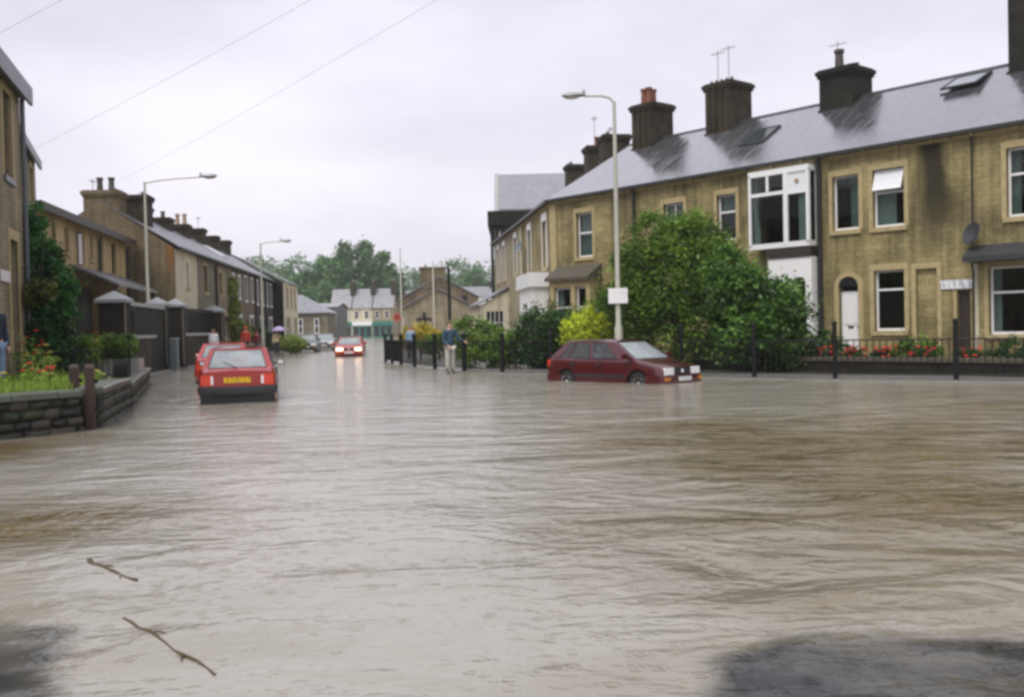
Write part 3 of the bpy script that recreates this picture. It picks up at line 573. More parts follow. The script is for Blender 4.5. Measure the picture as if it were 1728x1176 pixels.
def skylight(root, x0, x1, y0, y1, open_=0, mat='glass_house', th=.07):
    z = lambda y: ZE+(y+.22)*slope+th; L = math.hypot(y1-y0, z(y1)-z(y0)); m = MB(); f = .07
    for a, b, c, d in ((x0, x0+f, 0, L), (x1-f, x1, 0, L), (x0+f, x1-f, 0, f), (x0+f, x1-f, L-f, L)): m.box(a, c-L, 0, b, d-L, .07)
    o = m.build('skylight', 'lead_dark', root); o.location = (0, y1, z(y1)); o.rotation_euler.x = math.atan(slope)-R(open_)
    MB().box(x0+f, f-L, .04, x1-f, -f, .05).build('pane', mat, o)
    if open_:
        k = MB(); k.box(x0-.05, y0, z(y0)+.005, x1+.05, y0+.06, z(y0)+.06); k.build('skylight_kerb', 'lead_dark', root)
plain('skyglass', (.04, .05, .055), .05); plain('skyglass_pale', (.2, .225, .24), .1)
skylight(hC, 9.0, 10.1, 1.5, 2.7, 0, 'skyglass')
# house with the white door
hD = thouse('stone house with white panelled door and arched fanlight, damp streak down its wall', 13.44, 18.0, [(13.92, 14.88, 4.45, 6.25), (15.38, 16.45, 4.42, 6.28), (14.1, 14.82, .2, 2.6), (15.38, 16.42, 1.1, 3.05), (16.8, 17.48, 1.0, 3.02)], 'stone_stained')
window(hD, 13.92, 14.88, 4.45, 6.25, rails=(), curtain=('curtain_grey', [(.55, .97, .98, .02)]))
w = window(hD, 15.38, 16.45, 4.42, 6.28, rails=(.6,), curtain=('curtain', [(.04, .62, .98, .0)]), hop=(0, 1)); hopper(w, 15.43, 16.4, 5.56, 6.24, .12, 20)
window(hD, 15.38, 16.42, 1.1, 3.05, rails=(.68,), curtain=('timber_dark', [(.05, .95, .66, .02)]))
MB().box(16.805, .1, 1.005, 17.475, .2, 3.015).build('blocked_doorway', 'stone_buff', hD); s = MB(); s.box(16.66, -.02, .3, 16.8, .05, 3.02); s.box(17.48, -.02, .3, 17.62, .05, 3.02); s.box(16.66, -.024, 3.02, 17.62, .05, 3.2); s.build('door_surround', 'dressed_stone', hD)
dr = MB(); dr.box(14.13, .12, .22, 14.79, .17, 2.42)
for a, b, c, d in ((14.2, 14.42, .4, 1.15), (14.5, 14.72, .4, 1.15), (14.2, 14.42, 1.35, 2.25), (14.5, 14.72, 1.35, 2.25)): dr.box(a, .1, c, b, .121, d)
dd = dr.build('door', 'white_paint', hD); MB().ell((14.73, .08, 1.25), (.03, .03, .03), 8, 5).build('door_knob', 'timber_dark', dd, smooth=True); MB().box(14.36, .092, 1.22, 14.56, .121, 1.29).build('letterbox', 'timber_dark', dd)
P = arch_pts(14.1, 14.82, 2.6); f = MB(); f.prism([(x, -.012, z) for x, z in P], (0, .05, 0)); f.build('fanlight', 'pane_far', dd, fix=True)
ar = MB()
for k in range(8):
    (xa, za), (xb, zb_) = P[k], P[k+1]; cx, cz = 14.46, 2.6; sc_ = 1.45
    ar.prism([(xa, -.03, za), (xb, -.03, zb_), (cx+(xb-cx)*sc_, -.03, cz+(zb_-cz)*sc_), (cx+(xa-cx)*sc_, -.03, cz+(za-cz)*sc_)], (0, .06, 0))
ar.box(13.94, -.03, .2, 14.1, .03, 2.6); ar.box(14.82, -.03, .2, 14.98, .03, 2.6); ar.build('door_arch', 'dressed_stone', dd, fix=True)
MB().box(13.95, -.45, ZB, 14.97, -.005, .19).build('doorstep', 'coping', hD)
np_ = MB().box(17.64, -.05, 2.35, 17.98, -.01, 2.62)
# last house in view
hE = thouse('stone house with dark lead canopy and satellite dish over its lower window', 18.0, 24.5, [(19.6, 20.75, 4.35, 6.35), (19.05, 20.75, .95, 2.95), (18.1, 18.5, .2, 2.3), (22.2, 23.2, 4.35, 6.35)], end=True)
window(hE, 19.6, 20.75, 4.35, 6.35, rails=(.62,), curtain=('curtain_grey', [(.02, .25, 1, 0), (.8, .98, 1, 0)])); window(hE, 19.05, 20.75, .95, 2.95, rails=(.62,), mulls=(), curtain=('curtain', [(.02, .16, 1, 0), (.86, .98, 1, 0)])); window(hE, 22.2, 23.2, 4.35, 6.35)
MB().box(18.1, .12, .2, 18.5, .18, 2.3).build('side_door', 'timber_dark', hE)
MB().box(17.995, -.03, .2, 18.09, .02, 2.3).build('door_surround', 'dressed_stone', hE)
cn = MB(); cn.prism([(18.6, -.7, 3.1), (18.6, -.005, 3.1), (18.6, -.005, 3.62), (18.6, -.12, 3.6), (18.6, -.7, 3.26)], (2.9, 0, 0)); cn.build('canopy', 'lead_dark', hE, fix=True)
dish(hE, 18.78, -.02, 3.92, R(-25), r=.36)
downpipe(hE, 18.62, .05, 3.1, y=-.06, r=.03); downpipe(hE, 18.62, 3.65, ZE-.1, y=-.06, r=.03)
MB().box(18.62, -.02, .3, 18.75, -.004, 3.08).build('pilaster', 'render_cream', hE)
chimney(hE, 18.95, YR, 8.3, 12.3, 1.35, 1.4, 'stone_black', [(-.3, 0, .8, .16, 'pot_buff'), (.2, 0, .8, .16, 'pot_buff')])
skylight(hE, 16.55-0, 17.75, 3.0, 3.9, 12, 'glass_house') if False else skylight(hD, 16.4, 17.6, 2.6, 3.7, 7, 'skyglass_pale')
npl = empty('street_nameplate', C0 + Vector((TU[0]*17.64-TU[1]*-.06*-1*0, TU[1]*17.64, 2.35)), TR, 'white street nameplate with faint lettering fixed beside the blocked doorway', 'sign')
npl.location = C0 + Vector((TU[0]*17.6 + .765*-.05, TU[1]*17.6 + .644*-.05, 2.35))
MB().box(0, 0, 0, 1.05, .025, .27).build('plate', 'nameplate', npl); 
for q in (.06, .99): MB().lathe([(.018, -.006), (.018, .012)], 8, (q, 0, .135), 'y').build('screw', 'lamp_grey', npl)
MB().box(.1, .02, .05, .2, .055, .2).build('bracket', 'lamp_grey', npl); MB().box(.85, .02, .05, .95, .055, .2).build('bracket', 'lamp_grey', npl)

# side row
SU = (.1295, -.9916); SR = rot_of(SU)
def shouse(label, x0, x1, ops, mat='stone_buff', hip=False):
    r = empty('terraced_house', C0, SR, label, 'house')
    wall_open(r, 'front_wall', x0, x1, ZB, ZE-.02, ops, mat); wall_open(r, 'back_wall', x0, x1, ZB, ZE-.02, [], mat, y=D-.3)
    roof(r, x0, x1, -.22, ZE, YR, ZR, D, 'slate_wet', **(dict(xe1=.22*TANH, xr1=-YR*TANH) if hip else {}))
    gutter(r, x0, x1, ZE); m = MB(); m.box(x0+.02, -.06, ZE-.16, x1-.02, -.005, ZE-.02); m.build('eaves_course', 'dressed_stone', r)
    return r
s1 = shouse('stone side house with white painted porch bay and grey satellite dish', -9.0, 0, [(-2.6, -1.4, 4.2, 6.35), (-7.3, -6.2, 4.3, 6.4), (-7.6, -6.3, .3, 3.0)], hip=True)
window(s1, -2.6, -1.4, 4.2, 6.35, surround='white_paint', head=.35); window(s1, -7.3, -6.2, 4.3, 6.4, surround='white_paint', head=.35); window(s1, -7.6, -6.3, .3, 3.0, surround='white_paint')
pb = wall_open(s1, 'white_porch', -5.4, -1.2, ZB, 3.3, [(-4.2, -2.9, .1, 2.6)], 'render_white', t=.2, y=-.75)
MB().box(-5.4, -.54, ZB, -5.2, -.003, 3.3).build('porch_side', 'render_white', s1); MB().box(-1.4, -.54, ZB, -1.2, -.003, 3.3).build('porch_side', 'render_white', s1)
MB().box(-5.55, -.9, 3.3, -1.05, -.004, 3.95).build('porch_fascia', 'white_paint', s1); MB().box(-4.2, -.6, .1, -2.9, -.56, 2.6).build('porch_door', 'timber_dark', s1)
MB().tube([(-9.0, -.1, .1), (-9.0, -.1, ZE-.2)], .07, 8).build('downpipe', 'render_cream', s1); dish(s1, -7.9, -.02, 5.6, R(20), 'bin_grey', .34)
chimney(s1, -4.6, YR, 8.3, 10.75, 1.1, 1.3, 'stone_dark', [], aerial=[(-.7, 0, .6)], crown=True); chimney(s1, -8.6, YR, 8.3, 11.15-.2, 1.0, 1.2, 'stone_dark', [(.1, 0, .5, .14, 'pot_terracotta')], aerial=[(-.4, 0, 1.7)])
s2 = shouse('far stone side house with cream lean-to porch on its street side', -22.3, -9.0, [(-12.6, -11.5, 4.4, 6.5), (-17.9, -16.9, 4.4, 6.5), (-20.9, -19.9, 4.4, 6.5)], 'stone_pale')
for a in (-12.6, -17.9, -20.9): window(s2, a, a+1.05, 4.4, 6.5, surround='white_paint', head=.3)
lp = wall_open(s2, 'porch_wall', -1.72, -.02, ZB, 2.85, [(-1.42, -.35, 1.1, 2.45)], 'render_cream', t=.2)
lp.location = (-15.3, -.0, 0); lp.rotation_euler.z = R(90); 
pm = MB(); pm.prism([(-15.3, 0, 2.85), (-15.3, -1.7, 2.85), (-15.3, 0, 3.75)], (.18, 0, 0)); pm.build('porch_gable', 'render_cream', s2, fix=True)
lp.rotation_euler.z = R(90); lp.location = (-15.12, -.02+.02, 0)
MB().prism([(-15.0, .0, 3.82), (-15.0, -1.95, 2.82), (-15.0, -1.95, 2.9), (-15.0, 0, 3.92)], (-6.2, 0, 0)).build('porch_roof', 'slate_old', s2, fix=True)
MB().box(-21.1, -1.72, ZB, -15.34, -1.52, 2.86).build('porch_wall', 'render_cream', s2)
pw = MB()
for k in range(5): pw.box(-15.2, -1.42+.255*k, 1.1, -15.15, -1.38+.255*k, 2.45)
pw.box(-15.2, -1.4, 1.75, -15.152, -.36, 1.8); pw.build('porch_window', 'white_paint', s2); MB().box(-15.24, -1.42, 1.1, -15.235, -.35, 2.45).build('pane', 'pane_far', s2)
chimney(s2, -14.2, YR, 8.3, 10.9, .9, 1.2, 'stone_dark', [], crown=True)
# tall building closing the side row
tb = empty('tall_building', C0 + Vector((-.1295*22.45, .9916*22.45, 0)), -math.pi/2, 'tall stone building with plain slate roof and dark cornice at the end of the row', 'building')
wall_open(tb, 'street_wall', -14, 0, ZB, 9.1, [(-3, -1.8, 5.6, 7.6), (-7, -5.8, 5.6, 7.6), (-3, -1.8, 1.2, 3.6), (-7, -5.8, 1.2, 3.6)], 'stone_brown')
for a in (-3, -7):
    for z0, z1 in ((5.6, 7.6), (1.2, 3.6)): window(tb, a, a+1.2, z0, z1, pane='pane_far')
em = MB(); em.box(-.3, .02, ZB, -.002, 13, 9.1); em.build('end_wall', 'stone_house', tb)
MB().box(-.0, .35, 7.2, .05, 1.3, 8.6).build('end_window', 'white_paint', tb); MB().box(.05, .42, 7.3, .056, 1.23, 8.5).build('end_pane', 'pane_far', tb)
cw = MB(); cw.box(-14.1, -.4, 8.25, .3, 13.2, 9.2); cw.box(-14.1, -.25, 7.95, .2, 13.1, 8.25); cw.build('cornice', 'stone_black', tb)
MB().tube([(.08, .12, ZB), (.08, .12, 8.0)], .12, 8).build('downpipe', 'gutter_black', tb); MB().tube([(-.3, -.15, ZB), (-.3, -.15, 8.0)], .1, 8).build('downpipe', 'gutter_black', tb)
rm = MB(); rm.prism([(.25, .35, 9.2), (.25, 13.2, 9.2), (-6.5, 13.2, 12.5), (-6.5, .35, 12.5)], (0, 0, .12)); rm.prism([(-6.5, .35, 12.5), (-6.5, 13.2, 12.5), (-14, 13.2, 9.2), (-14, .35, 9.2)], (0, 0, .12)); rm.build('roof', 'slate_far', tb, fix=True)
vg = MB(); vg.prism([(.3, .05, 9.205), (-6.5, .05, 12.7), (-14, .05, 9.205)], (0, .29, 0)); vg.build('verge_parapet', 'coping', tb, fix=True)

# ------------------------------------------------------------------ left terrace
LU = (-.103, .9947); LRZ = rot_of(LU); L0 = Vector((-16.4, 48.8, 0)); LE, LRG, LY, LD = 5.75, 8.0, 3.4, 6.8; LG = 'terraced cottages along the left side of the street'
ltop = [8.6, 8.65, 8.6, 8.72, 8.95, 8.9, 9.0]
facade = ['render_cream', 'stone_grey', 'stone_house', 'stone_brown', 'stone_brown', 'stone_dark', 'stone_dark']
llab = ['end cottage with cream painted front and tall stone gable', 'grey stone cottage with single dark upper window next to the cream painted one', 'stone cottage with green creeper climbing its front', 'brown stone cottage with white window surrounds past the creeper', 'brown stone cottage with two white surrounded upper windows in mid terrace', 'dark stone cottage with white windows beyond mid terrace', 'dark stone cottage last before the projecting row']
lwin = [[(2.3, 3.0, 3.9, 5.2)], [(6.7, 7.7, 3.85, 5.35)], [(11.1, 12.0, 3.85, 5.2)], [(15.8, 16.6, 3.9, 5.3), (18.0, 18.8, 3.9, 5.3)], [(20.6, 21.6, 3.8, 5.4), (23.4, 24.2, 3.8, 5.4)], [(25.6, 26.7, 3.7, 5.4), (28.4, 29.4, 3.7, 5.4)], [(30.3, 31.6, 3.7, 5.4), (33.2, 34.2, 3.7, 5.4)]]
stone('gable_rust', (.25, .195, .11), (.185, .145, .08), (.2, .165, .105), bw=.3, bh=.1, soot=.35, stain=(-.3, .35, 3.9, 5.6, (.22, .105, .03)))
for i in range(7):
    x0, x1 = i*5.0, i*5.0+5.0
    r = empty('terraced_cottage', L0, LRZ, llab[i], 'house', LG)
    low = [(x0+.7, x0+1.6, .4, 2.4), (x0+2.6, x0+4.1, 1.2, 2.6)]; ops = lwin[i]+low
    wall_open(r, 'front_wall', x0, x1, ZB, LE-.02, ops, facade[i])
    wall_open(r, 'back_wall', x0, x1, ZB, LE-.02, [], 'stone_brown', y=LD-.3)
    for o in lwin[i]:
        wht = i >= 3
        w = window(r, *o, rails=(.5,), fw=.06 if not wht else .12, sill='white_paint' if wht else 'dressed_stone', surround='white_paint' if wht else ('dressed_stone' if i else None), pane='pane_far', frame='white_paint' if (wht or i == 0) else 'timber_dark', head=.15)
    MB().box(low[0][0], .1, .4, low[0][1], .16, 2.4).build('door', ['timber_brown', 'door_blue', 'timber_dark', 'white_paint', 'timber_brown', 'white_paint', 'green_shop'][i], r)
    window(r, *low[1], rails=(.5,), mulls=(.5,), fw=.08, pane='pane_far', surround='white_paint' if i >= 3 else 'dressed_stone', sill='white_paint' if i >= 3 else 'dressed_stone', frame='white_paint')
    roof(r, x0 - (.12 if i == 0 else 0), x1, -.25, LE, LY, LRG, LD, 'slate_old')
    gutter(r, x0, x1, LE, -.27)
    if i in (1, 4, 5): downpipe(r, x1-.05, .05, LE-.1, r=.08)
    if i == 0:
        gable_wall(r, -.32, LD, ZB, LE, LRG, LY, 'gable_rust')
        chimney(r, .6, LY, 7.2, ltop[0], 1.2, 1.7, 'stone_gable', [(.1, -.3, .7, .15, 'pot_dark'), (.1, .25, .7, .15, 'pot_dark')], aerial=[(-.2, .5, .6)], crown=True)
        chimney(r, 2.6, LY-1.0, 6.8, ltop[0]+.05, 1.0, 1.3, 'stone_dark', [], crown=True)
        z = lambda y: LE+(y+.25)*(LRG-LE)/(LY+.25)+.08
    else: chimney(r, x0+2.2, LY, 7.4, ltop[i], .9, 1.0, 'stone_dark', [(0, -.2, .7, .14, 'pot_buff'), (0, .25, .7, .14, 'pot_buff')] if i == 3 else ([(0, 0, .4, .13, 'pot_dark')] if i == 2 else []), aerial=[(.3, 0, .9)] if i in (1, 4) else None)
    if i == 4:
        sl = (LRG-LE)/(LY+.25); o = MB().box(x0+.3, -1.4, 0, x0+2.6, 0, .06).build('skylight', 'curtain', r); o.location = (0, LY-.8, LE+(LY-.55)*sl+.075); o.rotation_euler.x = math.atan(sl)
# projecting second row
r = empty('terraced_cottage', L0, LRZ, 'pair of cottages projecting forward at the far end with dark blind end wall', 'house')
PY = -.85
wall_open(r, 'front_wall', 35.3, 46, ZB, LE, [(37, 38.4, 3.7, 5.3), (40.2, 41.4, 3.7, 5.3), (43, 44.2, 3.7, 5.3), (37, 39.6, .9, 2.7), (42.5, 44.5, .9, 2.7)], 'render_cream', y=PY)
for o in ((37, 38.4, 3.7, 5.3), (40.2, 41.4, 3.7, 5.3), (43, 44.2, 3.7, 5.3), (37, 39.6, .9, 2.7), (42.5, 44.5, .9, 2.7)): window(r, *o, y=PY, pane='pane_far', fw=.1)
m = MB(); m.prism([(35.02, PY+.02, ZB), (35.02, LD, ZB), (35.02, LD, LE), (35.02, LY, LRG), (35.02, PY+.02, LE)], (.28, 0, 0)); m.build('end_wall', 'stone_black', r, fix=True)
m = MB(); m.prism([(35.0, PY-.2, LE+.02), (46, PY-.2, LE+.02), (46, LY, LRG+.1), (35.0, LY, LRG+.1)], (0, 0, .08)); m.prism([(35.0, LY, LRG+.1), (46, LY, LRG+.1), (46, LD, LE), (35.0, LD, LE)], (0, 0, .08)); m.build('roof', 'slate_old', r)

# ------------------------------------------------------------------ left foreground houses
H1U = (-.281, .959)
h1 = empty('stone_house', (-9.68, 16.3, 0), rot_of(H1U), 'tall stone house at the roadside with deep grey eaves and a dark doorway', 'house')
wall_open(h1, 'front_wall', 0, 9.3, .3, 7.75, [(7.15, 8.15, 5.3, 7.3), (7.45, 8.4, .6, 3.85), (3, 4, 5.3, 7.3), (3, 4.2, 1.2, 3.3)], 'stone_house')
window(h1, 7.15, 8.15, 5.3, 7.3, frame='timber_brown', sill='fascia_grey'); window(h1, 3, 4, 5.3, 7.3); window(h1, 3, 4.2, 1.2, 3.3)
dd = MB().box(7.47, .14, .6, 8.38, .2, 3.0).build('door', 'timber_brown', h1); MB().box(7.47, .15, 3.05, 8.38, .18, 3.82).build('fanlight', 'pane_far', dd); s = MB(); s.box(7.28, -.03, .6, 7.45, .05, 3.85); s.box(8.4, -.03, .6, 8.57, .05, 3.85); s.box(7.28, -.034, 3.85, 8.57, .05, 4.1); s.build('door_surround', 'dressed_stone', dd)
MB().box(6.3, -.04, 2.8, 7.25, -.005, 3.06).build('white_band', 'white_paint', h1)
gable_wall(h1, 9.0, 8, .3, 7.75, 10.6, 4, 'stone_house'); wall_open(h1, 'back_wall', 0, 9.3, .3, 7.75, [], 'stone_house', y=7.7)
roof(h1, -.2, 9.55, -.2, 7.72, 4, 10.6, 8, 'slate_old', th=.12)
MB().box(-.2, -.28, 7.42, 9.57, -.205, 7.86).build('fascia', 'fascia_grey', h1); MB().box(-.2, -.203, 7.55, 9.55, -.003, 7.62).build('soffit', 'fascia_grey', h1)
chimney(h1, 8.6, 4, 10.2, 12.2, 1.2, 1.2, 'stone_dark', [(0, 0, .6, .15, 'pot_buff')])
MB().tube([(9.22, -.08, .4), (9.22, -.08, 7.5)], .06, 8).build('downpipe', 'fascia_grey', h1)
b = empty('hanging_basket', h1.matrix_world @ Vector((0, 0, 0)), 0, 'hanging basket of trailing plants beside the brown doorway', 'plant')
v = Vector((-9.68, 16.3, 0)) + Vector((*H1U, 0))*8.75 + Vector((.959, .281, 0))*.42; b.location = (v.x, v.y, 2.45); hb = b
MB().lathe([(.05, 0), (.2, .06), (.3, .24), (.3, .27), (.1, .27)], 12).build('basket', 'timber_dark', b, smooth=True); m = MB(); m.tube([(0, 0, .8), (-.4*.959, -.4*.281, .8)], .012, 5)
for k in range(3): m.tube([(.28*math.cos(k*2.09), .28*math.sin(k*2.09), .27), (0, 0, .8)], .006, 4)
m.build('chain_bracket', 'black_iron', b)
H2U = (-.35, .937)
h2 = empty('stone_house', (-13.5, 27.1, 0), rot_of(H2U), 'set back stone house smothered in dark green ivy', 'house')
wall_open(h2, 'front_wall', 0, 7.1, .3, 7.4, [(5.1, 6.1, 5.7, 7.0), (5.1, 6.1, 1.4, 3.2)], 'stone_house'); window(h2, 5.1, 6.1, 5.7, 7.0, frame='timber_brown'); window(h2, 5.1, 6.1, 1.4, 3.2)
gable_wall(h2, 6.8, 7, .3, 7.4, 9.6, 3.5, 'stone_house'); gable_wall(h2, 0, 7, .3, 7.4, 9.6, 3.5, 'stone_house')
roof(h2, -.2, 7.25, -.12, 7.36, 3.5, 9.6, 7, 'slate_old', th=.1); MB().box(-.2, -.2, 7.2, 7.27, -.125, 7.48).build('fascia', 'fascia_grey', h2)
# buff brick building
BU = (-.162, .987)
bb = empty('brick_building', (-16.22, 34.41, 0), rot_of(BU), 'low buff brick building with narrow dark windows and a slate canopy', 'building')
bops = [(1.45, 2.0, 4.9, 5.65), (3.1, 3.65, 4.7, 5.65), (4.75, 5.95, 4.3, 5.7), (6.85, 7.3, 4.7, 5.7), (8.2, 9.1, 4.3, 5.65), (10.6, 11.6, 4.3, 5.7)]
bw_ = wall_open(bb, 'front_wall', -1, 13.6, ZB, 6.0, bops + [(4.2, 7.9, .5, 3.5)], 'brick_buff')
for k, o in enumerate(bops): window(bb, *o, rails=(), frame='timber_dark', surround=None, sill='dressed_stone', pane='pane_far', fw=.08)
wc = MB().box(0, -.03, 0, .14, 0, 1.2).build('open_casement', 'white_paint', bb); wc.location = (5.0, -.0, 4.37); wc.rotation_euler.z = R(-55)
gable_wall(bb, 13.3, 8, ZB, 6.0, 7.3, 4, 'brick_buff'); roof(bb, -1.2, 13.8, -.35, 5.98, 4, 7.4, 8, 'slate_old', th=.1); MB().box(-1.2, -.44, 5.82, 13.82, -.355, 6.1).build('fascia', 'timber_dark', bb)
downpipe(bb, 8.1, 3.9, 5.8, r=.06); downpipe(bb, 13.5, .1, 5.8, r=.07)
m = MB(); m.prism([(4.0, -1.7, 3.45), (4.0, -1.7, 3.55), (4.0, 0, 4.3), (4.0, 0, 4.2)], (7.9, 0, 0)); m.build('canopy_roof', 'slate_old', bb, fix=True)
for x in (4.1, 11.7): MB().box(x, -1.6, ZB, x+.14, -1.46, 3.47).build('canopy_post', 'timber_dark', bb)
MB().box(4.22, .25, .5, 7.88, .3, 3.48).build('recess', 'timber_dark', bb)
MB().box(1.4, -2.6, ZB, 8.3, -2.3, 2.6).build('yard_wall', 'stone_black', bb); MB().box(1.35, -2.66, 2.6, 8.35, -2.24, 2.74).build('yard_coping', 'coping', bb)
# boundary wall: gate piers with pyramid caps
PG = 'stone gate piers with pyramid caps on the left'
def pier(x, y, w, h, label):
    r = empty('gate_pier', (x, y, 0), R(7), label, 'pier', PG)
    m = MB(); m.box(-w/2, -w/2, -.3, w/2, w/2, h-.35); m.box(-w/2-.03, -w/2-.03, -.3, w/2+.03, w/2+.03, .2); m.build('shaft', 'stone_black', r)
    q = w/2+.1; c = MB(); c.add([(-q, -q, h-.35), (q, -q, h-.35), (q, q, h-.35), (-q, q, h-.35), (-q, -q, h-.24), (q, -q, h-.24), (q, q, h-.24), (-q, q, h-.24), (0, 0, h+.06)], [(3, 2, 1, 0), (0, 1, 5, 4), (1, 2, 6, 5), (2, 3, 7, 6), (3, 0, 4, 7), (4, 5, 8), (5, 6, 8), (6, 7, 8), (7, 4, 8)]); c.build('cap', 'cap_stone', r)
    k = MB(); k.box(w/2+.002, -w/2-.012, -.3, w/2+.03, -w/2+.1, h-.36); k.build('corner_dressing', 'stone_grey', r)
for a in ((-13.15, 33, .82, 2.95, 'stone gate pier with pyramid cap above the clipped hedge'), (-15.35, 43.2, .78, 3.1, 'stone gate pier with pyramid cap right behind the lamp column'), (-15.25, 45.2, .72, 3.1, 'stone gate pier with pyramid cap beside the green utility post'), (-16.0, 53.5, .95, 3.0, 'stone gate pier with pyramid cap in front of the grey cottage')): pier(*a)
def lowwall(label, a, b, h, ironh, cat='wall'):
    A, B = Vector((*a, 0)), Vector((*b, 0)); d = B-A; Lh = d.length; r = empty('boundary_wall', A, math.atan2(d.y, d.x), label, cat)
    MB().box(0, -.18, -.3, Lh, .18, h).build('wall', 'stone_dark', r); MB().box(0, -.24, h, Lh, .24, h+.12).build('coping', 'coping', r)
    if ironh:
        MB().box(0, -.02, h+ironh-.05, Lh, .02, h+ironh).build('rail', 'black_iron', r); b0 = MB().box(-.012, -.012, h+.11, .012, .012, h+ironh+.1).mesh('bar')
        for k in range(int(Lh/.14)):
            o = link('bar', b0, 'black_iron', r); o.location.x = .08+k*.14
lowwall('low stone wall with iron railings between the first and second gate piers', (-13.25, 33.5), (-15.3, 42.8), 1.4, 1.1)
lowwall('low stone wall with iron railings between the cottage pier and lamp side piers', (-15.3, 45.6), (-15.9, 53.0), 1.45, 1.2)
lowwall('low plain stone garden wall along the far cottages', (-16.05, 54), (-17.4, 67), .7, 0)
ub = MB(); ub.box(-.15, -.12, 0, .15, .12, 1.35); ub.prism([(-.17, -.14, 1.35), (.17, -.14, 1.35), (.14, 0, 1.42), (-.14, 0, 1.42)], (0, .28, 0)); up = ub.build('utility_post', 'bin_grey', fix=True); up.location = (-14.6, 43.0, -.05); tag(up, 'short grey-green utility post standing beside the gate piers', 'post')

# ------------------------------------------------------------------ far buildings
def simple_house(name, label, cat, loc, rz, W, Dp, ze, zr, mat, rmat='slate_far', wins=(), chims=(), hip=0, group=None, pane='pane_far', frame='white_paint'):
    r = empty(name, loc, rz, label, cat, group); z0 = -.5
    m = MB(); m.box(0, 0, z0, W, Dp, ze); m.build('wall', mat, r)
    if not hip:
        g_ = MB(); g_.prism([(.01, 0.01, ze), (.01, Dp-.01, ze), (.01, Dp/2, zr-.05)], (.3, 0, 0)); g_.prism([(W-.31, 0.01, ze), (W-.31, Dp-.01, ze), (W-.31, Dp/2, zr-.05)], (.3, 0, 0)); g_.build('gable', mat, r, fix=True)
    q = MB(); e = .25
    P = [(-e, -e, ze), (W+e, -e, ze), (W+e, Dp+e, ze), (-e, Dp+e, ze), (hip, Dp/2, zr), (W-hip, Dp/2, zr)]
    if not hip: P[4] = (-e, Dp/2, zr); P[5] = (W+e, Dp/2, zr)
    for f in ((0, 1, 5, 4), (2, 3, 4, 5)) + (((1, 2, 5), (3, 0, 4)) if hip else ()): q.prism([P[i] for i in f], (0, 0, .1))
    q.build('roof', rmat, r, fix=True)
    for (x0, x1, za, zb) in wins:
        w = MB(); f = .09; w.box(x0, -.06, za, x0+f, -.002, zb); w.box(x1-f, -.06, za, x1, -.002, zb); w.box(x0+f, -.06, za, x1-f, -.002, za+f); w.box(x0+f, -.06, zb-f, x1-f, -.002, zb)
        w.box(x0+f, -.05, (za+zb)/2-.04, x1-f, -.002, (za+zb)/2+.04); wo_ = w.build('window', frame, r); MB().box(x0+f, -.025, za+f, x1-f, -.01, zb-f).build('pane', pane, wo_)
    for (x, y, zb, zt, lu, lv) in chims: chimney(r, x, y, zb, zt, lu, lv, 'stone_dark', [(0, -.2, .5, .13, 'pot_buff'), (0, .2, .5, .13, 'pot_buff')])
    return r
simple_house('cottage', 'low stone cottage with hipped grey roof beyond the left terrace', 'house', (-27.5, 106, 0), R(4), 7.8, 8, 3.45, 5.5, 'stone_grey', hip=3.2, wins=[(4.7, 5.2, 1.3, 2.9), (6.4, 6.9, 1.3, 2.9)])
gb = simple_house('rendered_building', 'narrow blue-grey rendered building with dark blue door down the street', 'building', (-25.6, 130, 0), 0, 2.7, 9, 4.6, 5.2, 'grey_render' if 'grey_render' in MATS else 'bin_grey', wins=[])
MB().box(1.7, -.1, -.3, 2.6, -.005, 2.3).build('door', 'door_blue', gb)
SG = 'row of shops across the end of the street'
shl = ['end shop of the far row beside the grey building, green fascia', 'middle shop of the far row with white shop sign', 'shop of the far row with deep green front next to the gable house']
for k in range(3):
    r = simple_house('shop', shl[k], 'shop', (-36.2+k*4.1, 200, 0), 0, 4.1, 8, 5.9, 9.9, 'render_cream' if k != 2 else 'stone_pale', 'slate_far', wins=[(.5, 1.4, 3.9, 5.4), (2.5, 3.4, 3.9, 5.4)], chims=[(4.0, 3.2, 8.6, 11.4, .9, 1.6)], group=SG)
    MB().box(.05, -.35, 2.5, 4.05, -.005, 3.3).build('shop_fascia', ['green_shop', 'white_paint', 'green_shop'][k], r); MB().box(.15, -.12, -.3, 3.95, -.005, 2.5).build('shop_front', ['bin_grey', 'green_shop', 'green_shop'][k], r)
    for a in (.35, 1.6, 2.85): MB().box(a, -.16, .3, a+.9, -.12, 2.2).build('shop_window', 'pane_far', r)
# gabled buildings on the right of the far street
gh = simple_house('gabled_house', 'low brown stone house whose gable bears a dark cross', 'house', (-12.4, 190, 0), R(-90)-R(0)+R(6), 75, 7.9, 4.05, 6.1, 'stone_house', 'slate_far')
gh.location = (-12.4-.0, 115, 0); gh.rotation_euler.z = R(-90+7.4); gh.location = Vector((-12.4, 115, 0)) + Vector((-.129, .99, 0))*60
bpy.data.objects.remove([c for c in gh.children if c.name.startswith('wall')][0]); MB().box(15, 0, -.5, 60, 7.9, 4.05).build('wall', 'stone_house', gh)
for c in list(gh.children):
    if c.name.startswith('roof') or c.name.startswith('gable'): bpy.data.objects.remove(c)
m = MB(); m.prism([(15.0, -.2, 4.0), (60.3, -.2, 4.0), (60.3, 3.95, 6.15), (15.0, 3.95, 6.15)], (0, 0, .12)); m.prism([(15.0, 3.95, 6.15), (60.3, 3.95, 6.15), (60.3, 8.1, 4.0), (15, 8.1, 4.0)], (0, 0, .12)); m.build('roof', 'slate_far', gh, fix=True)
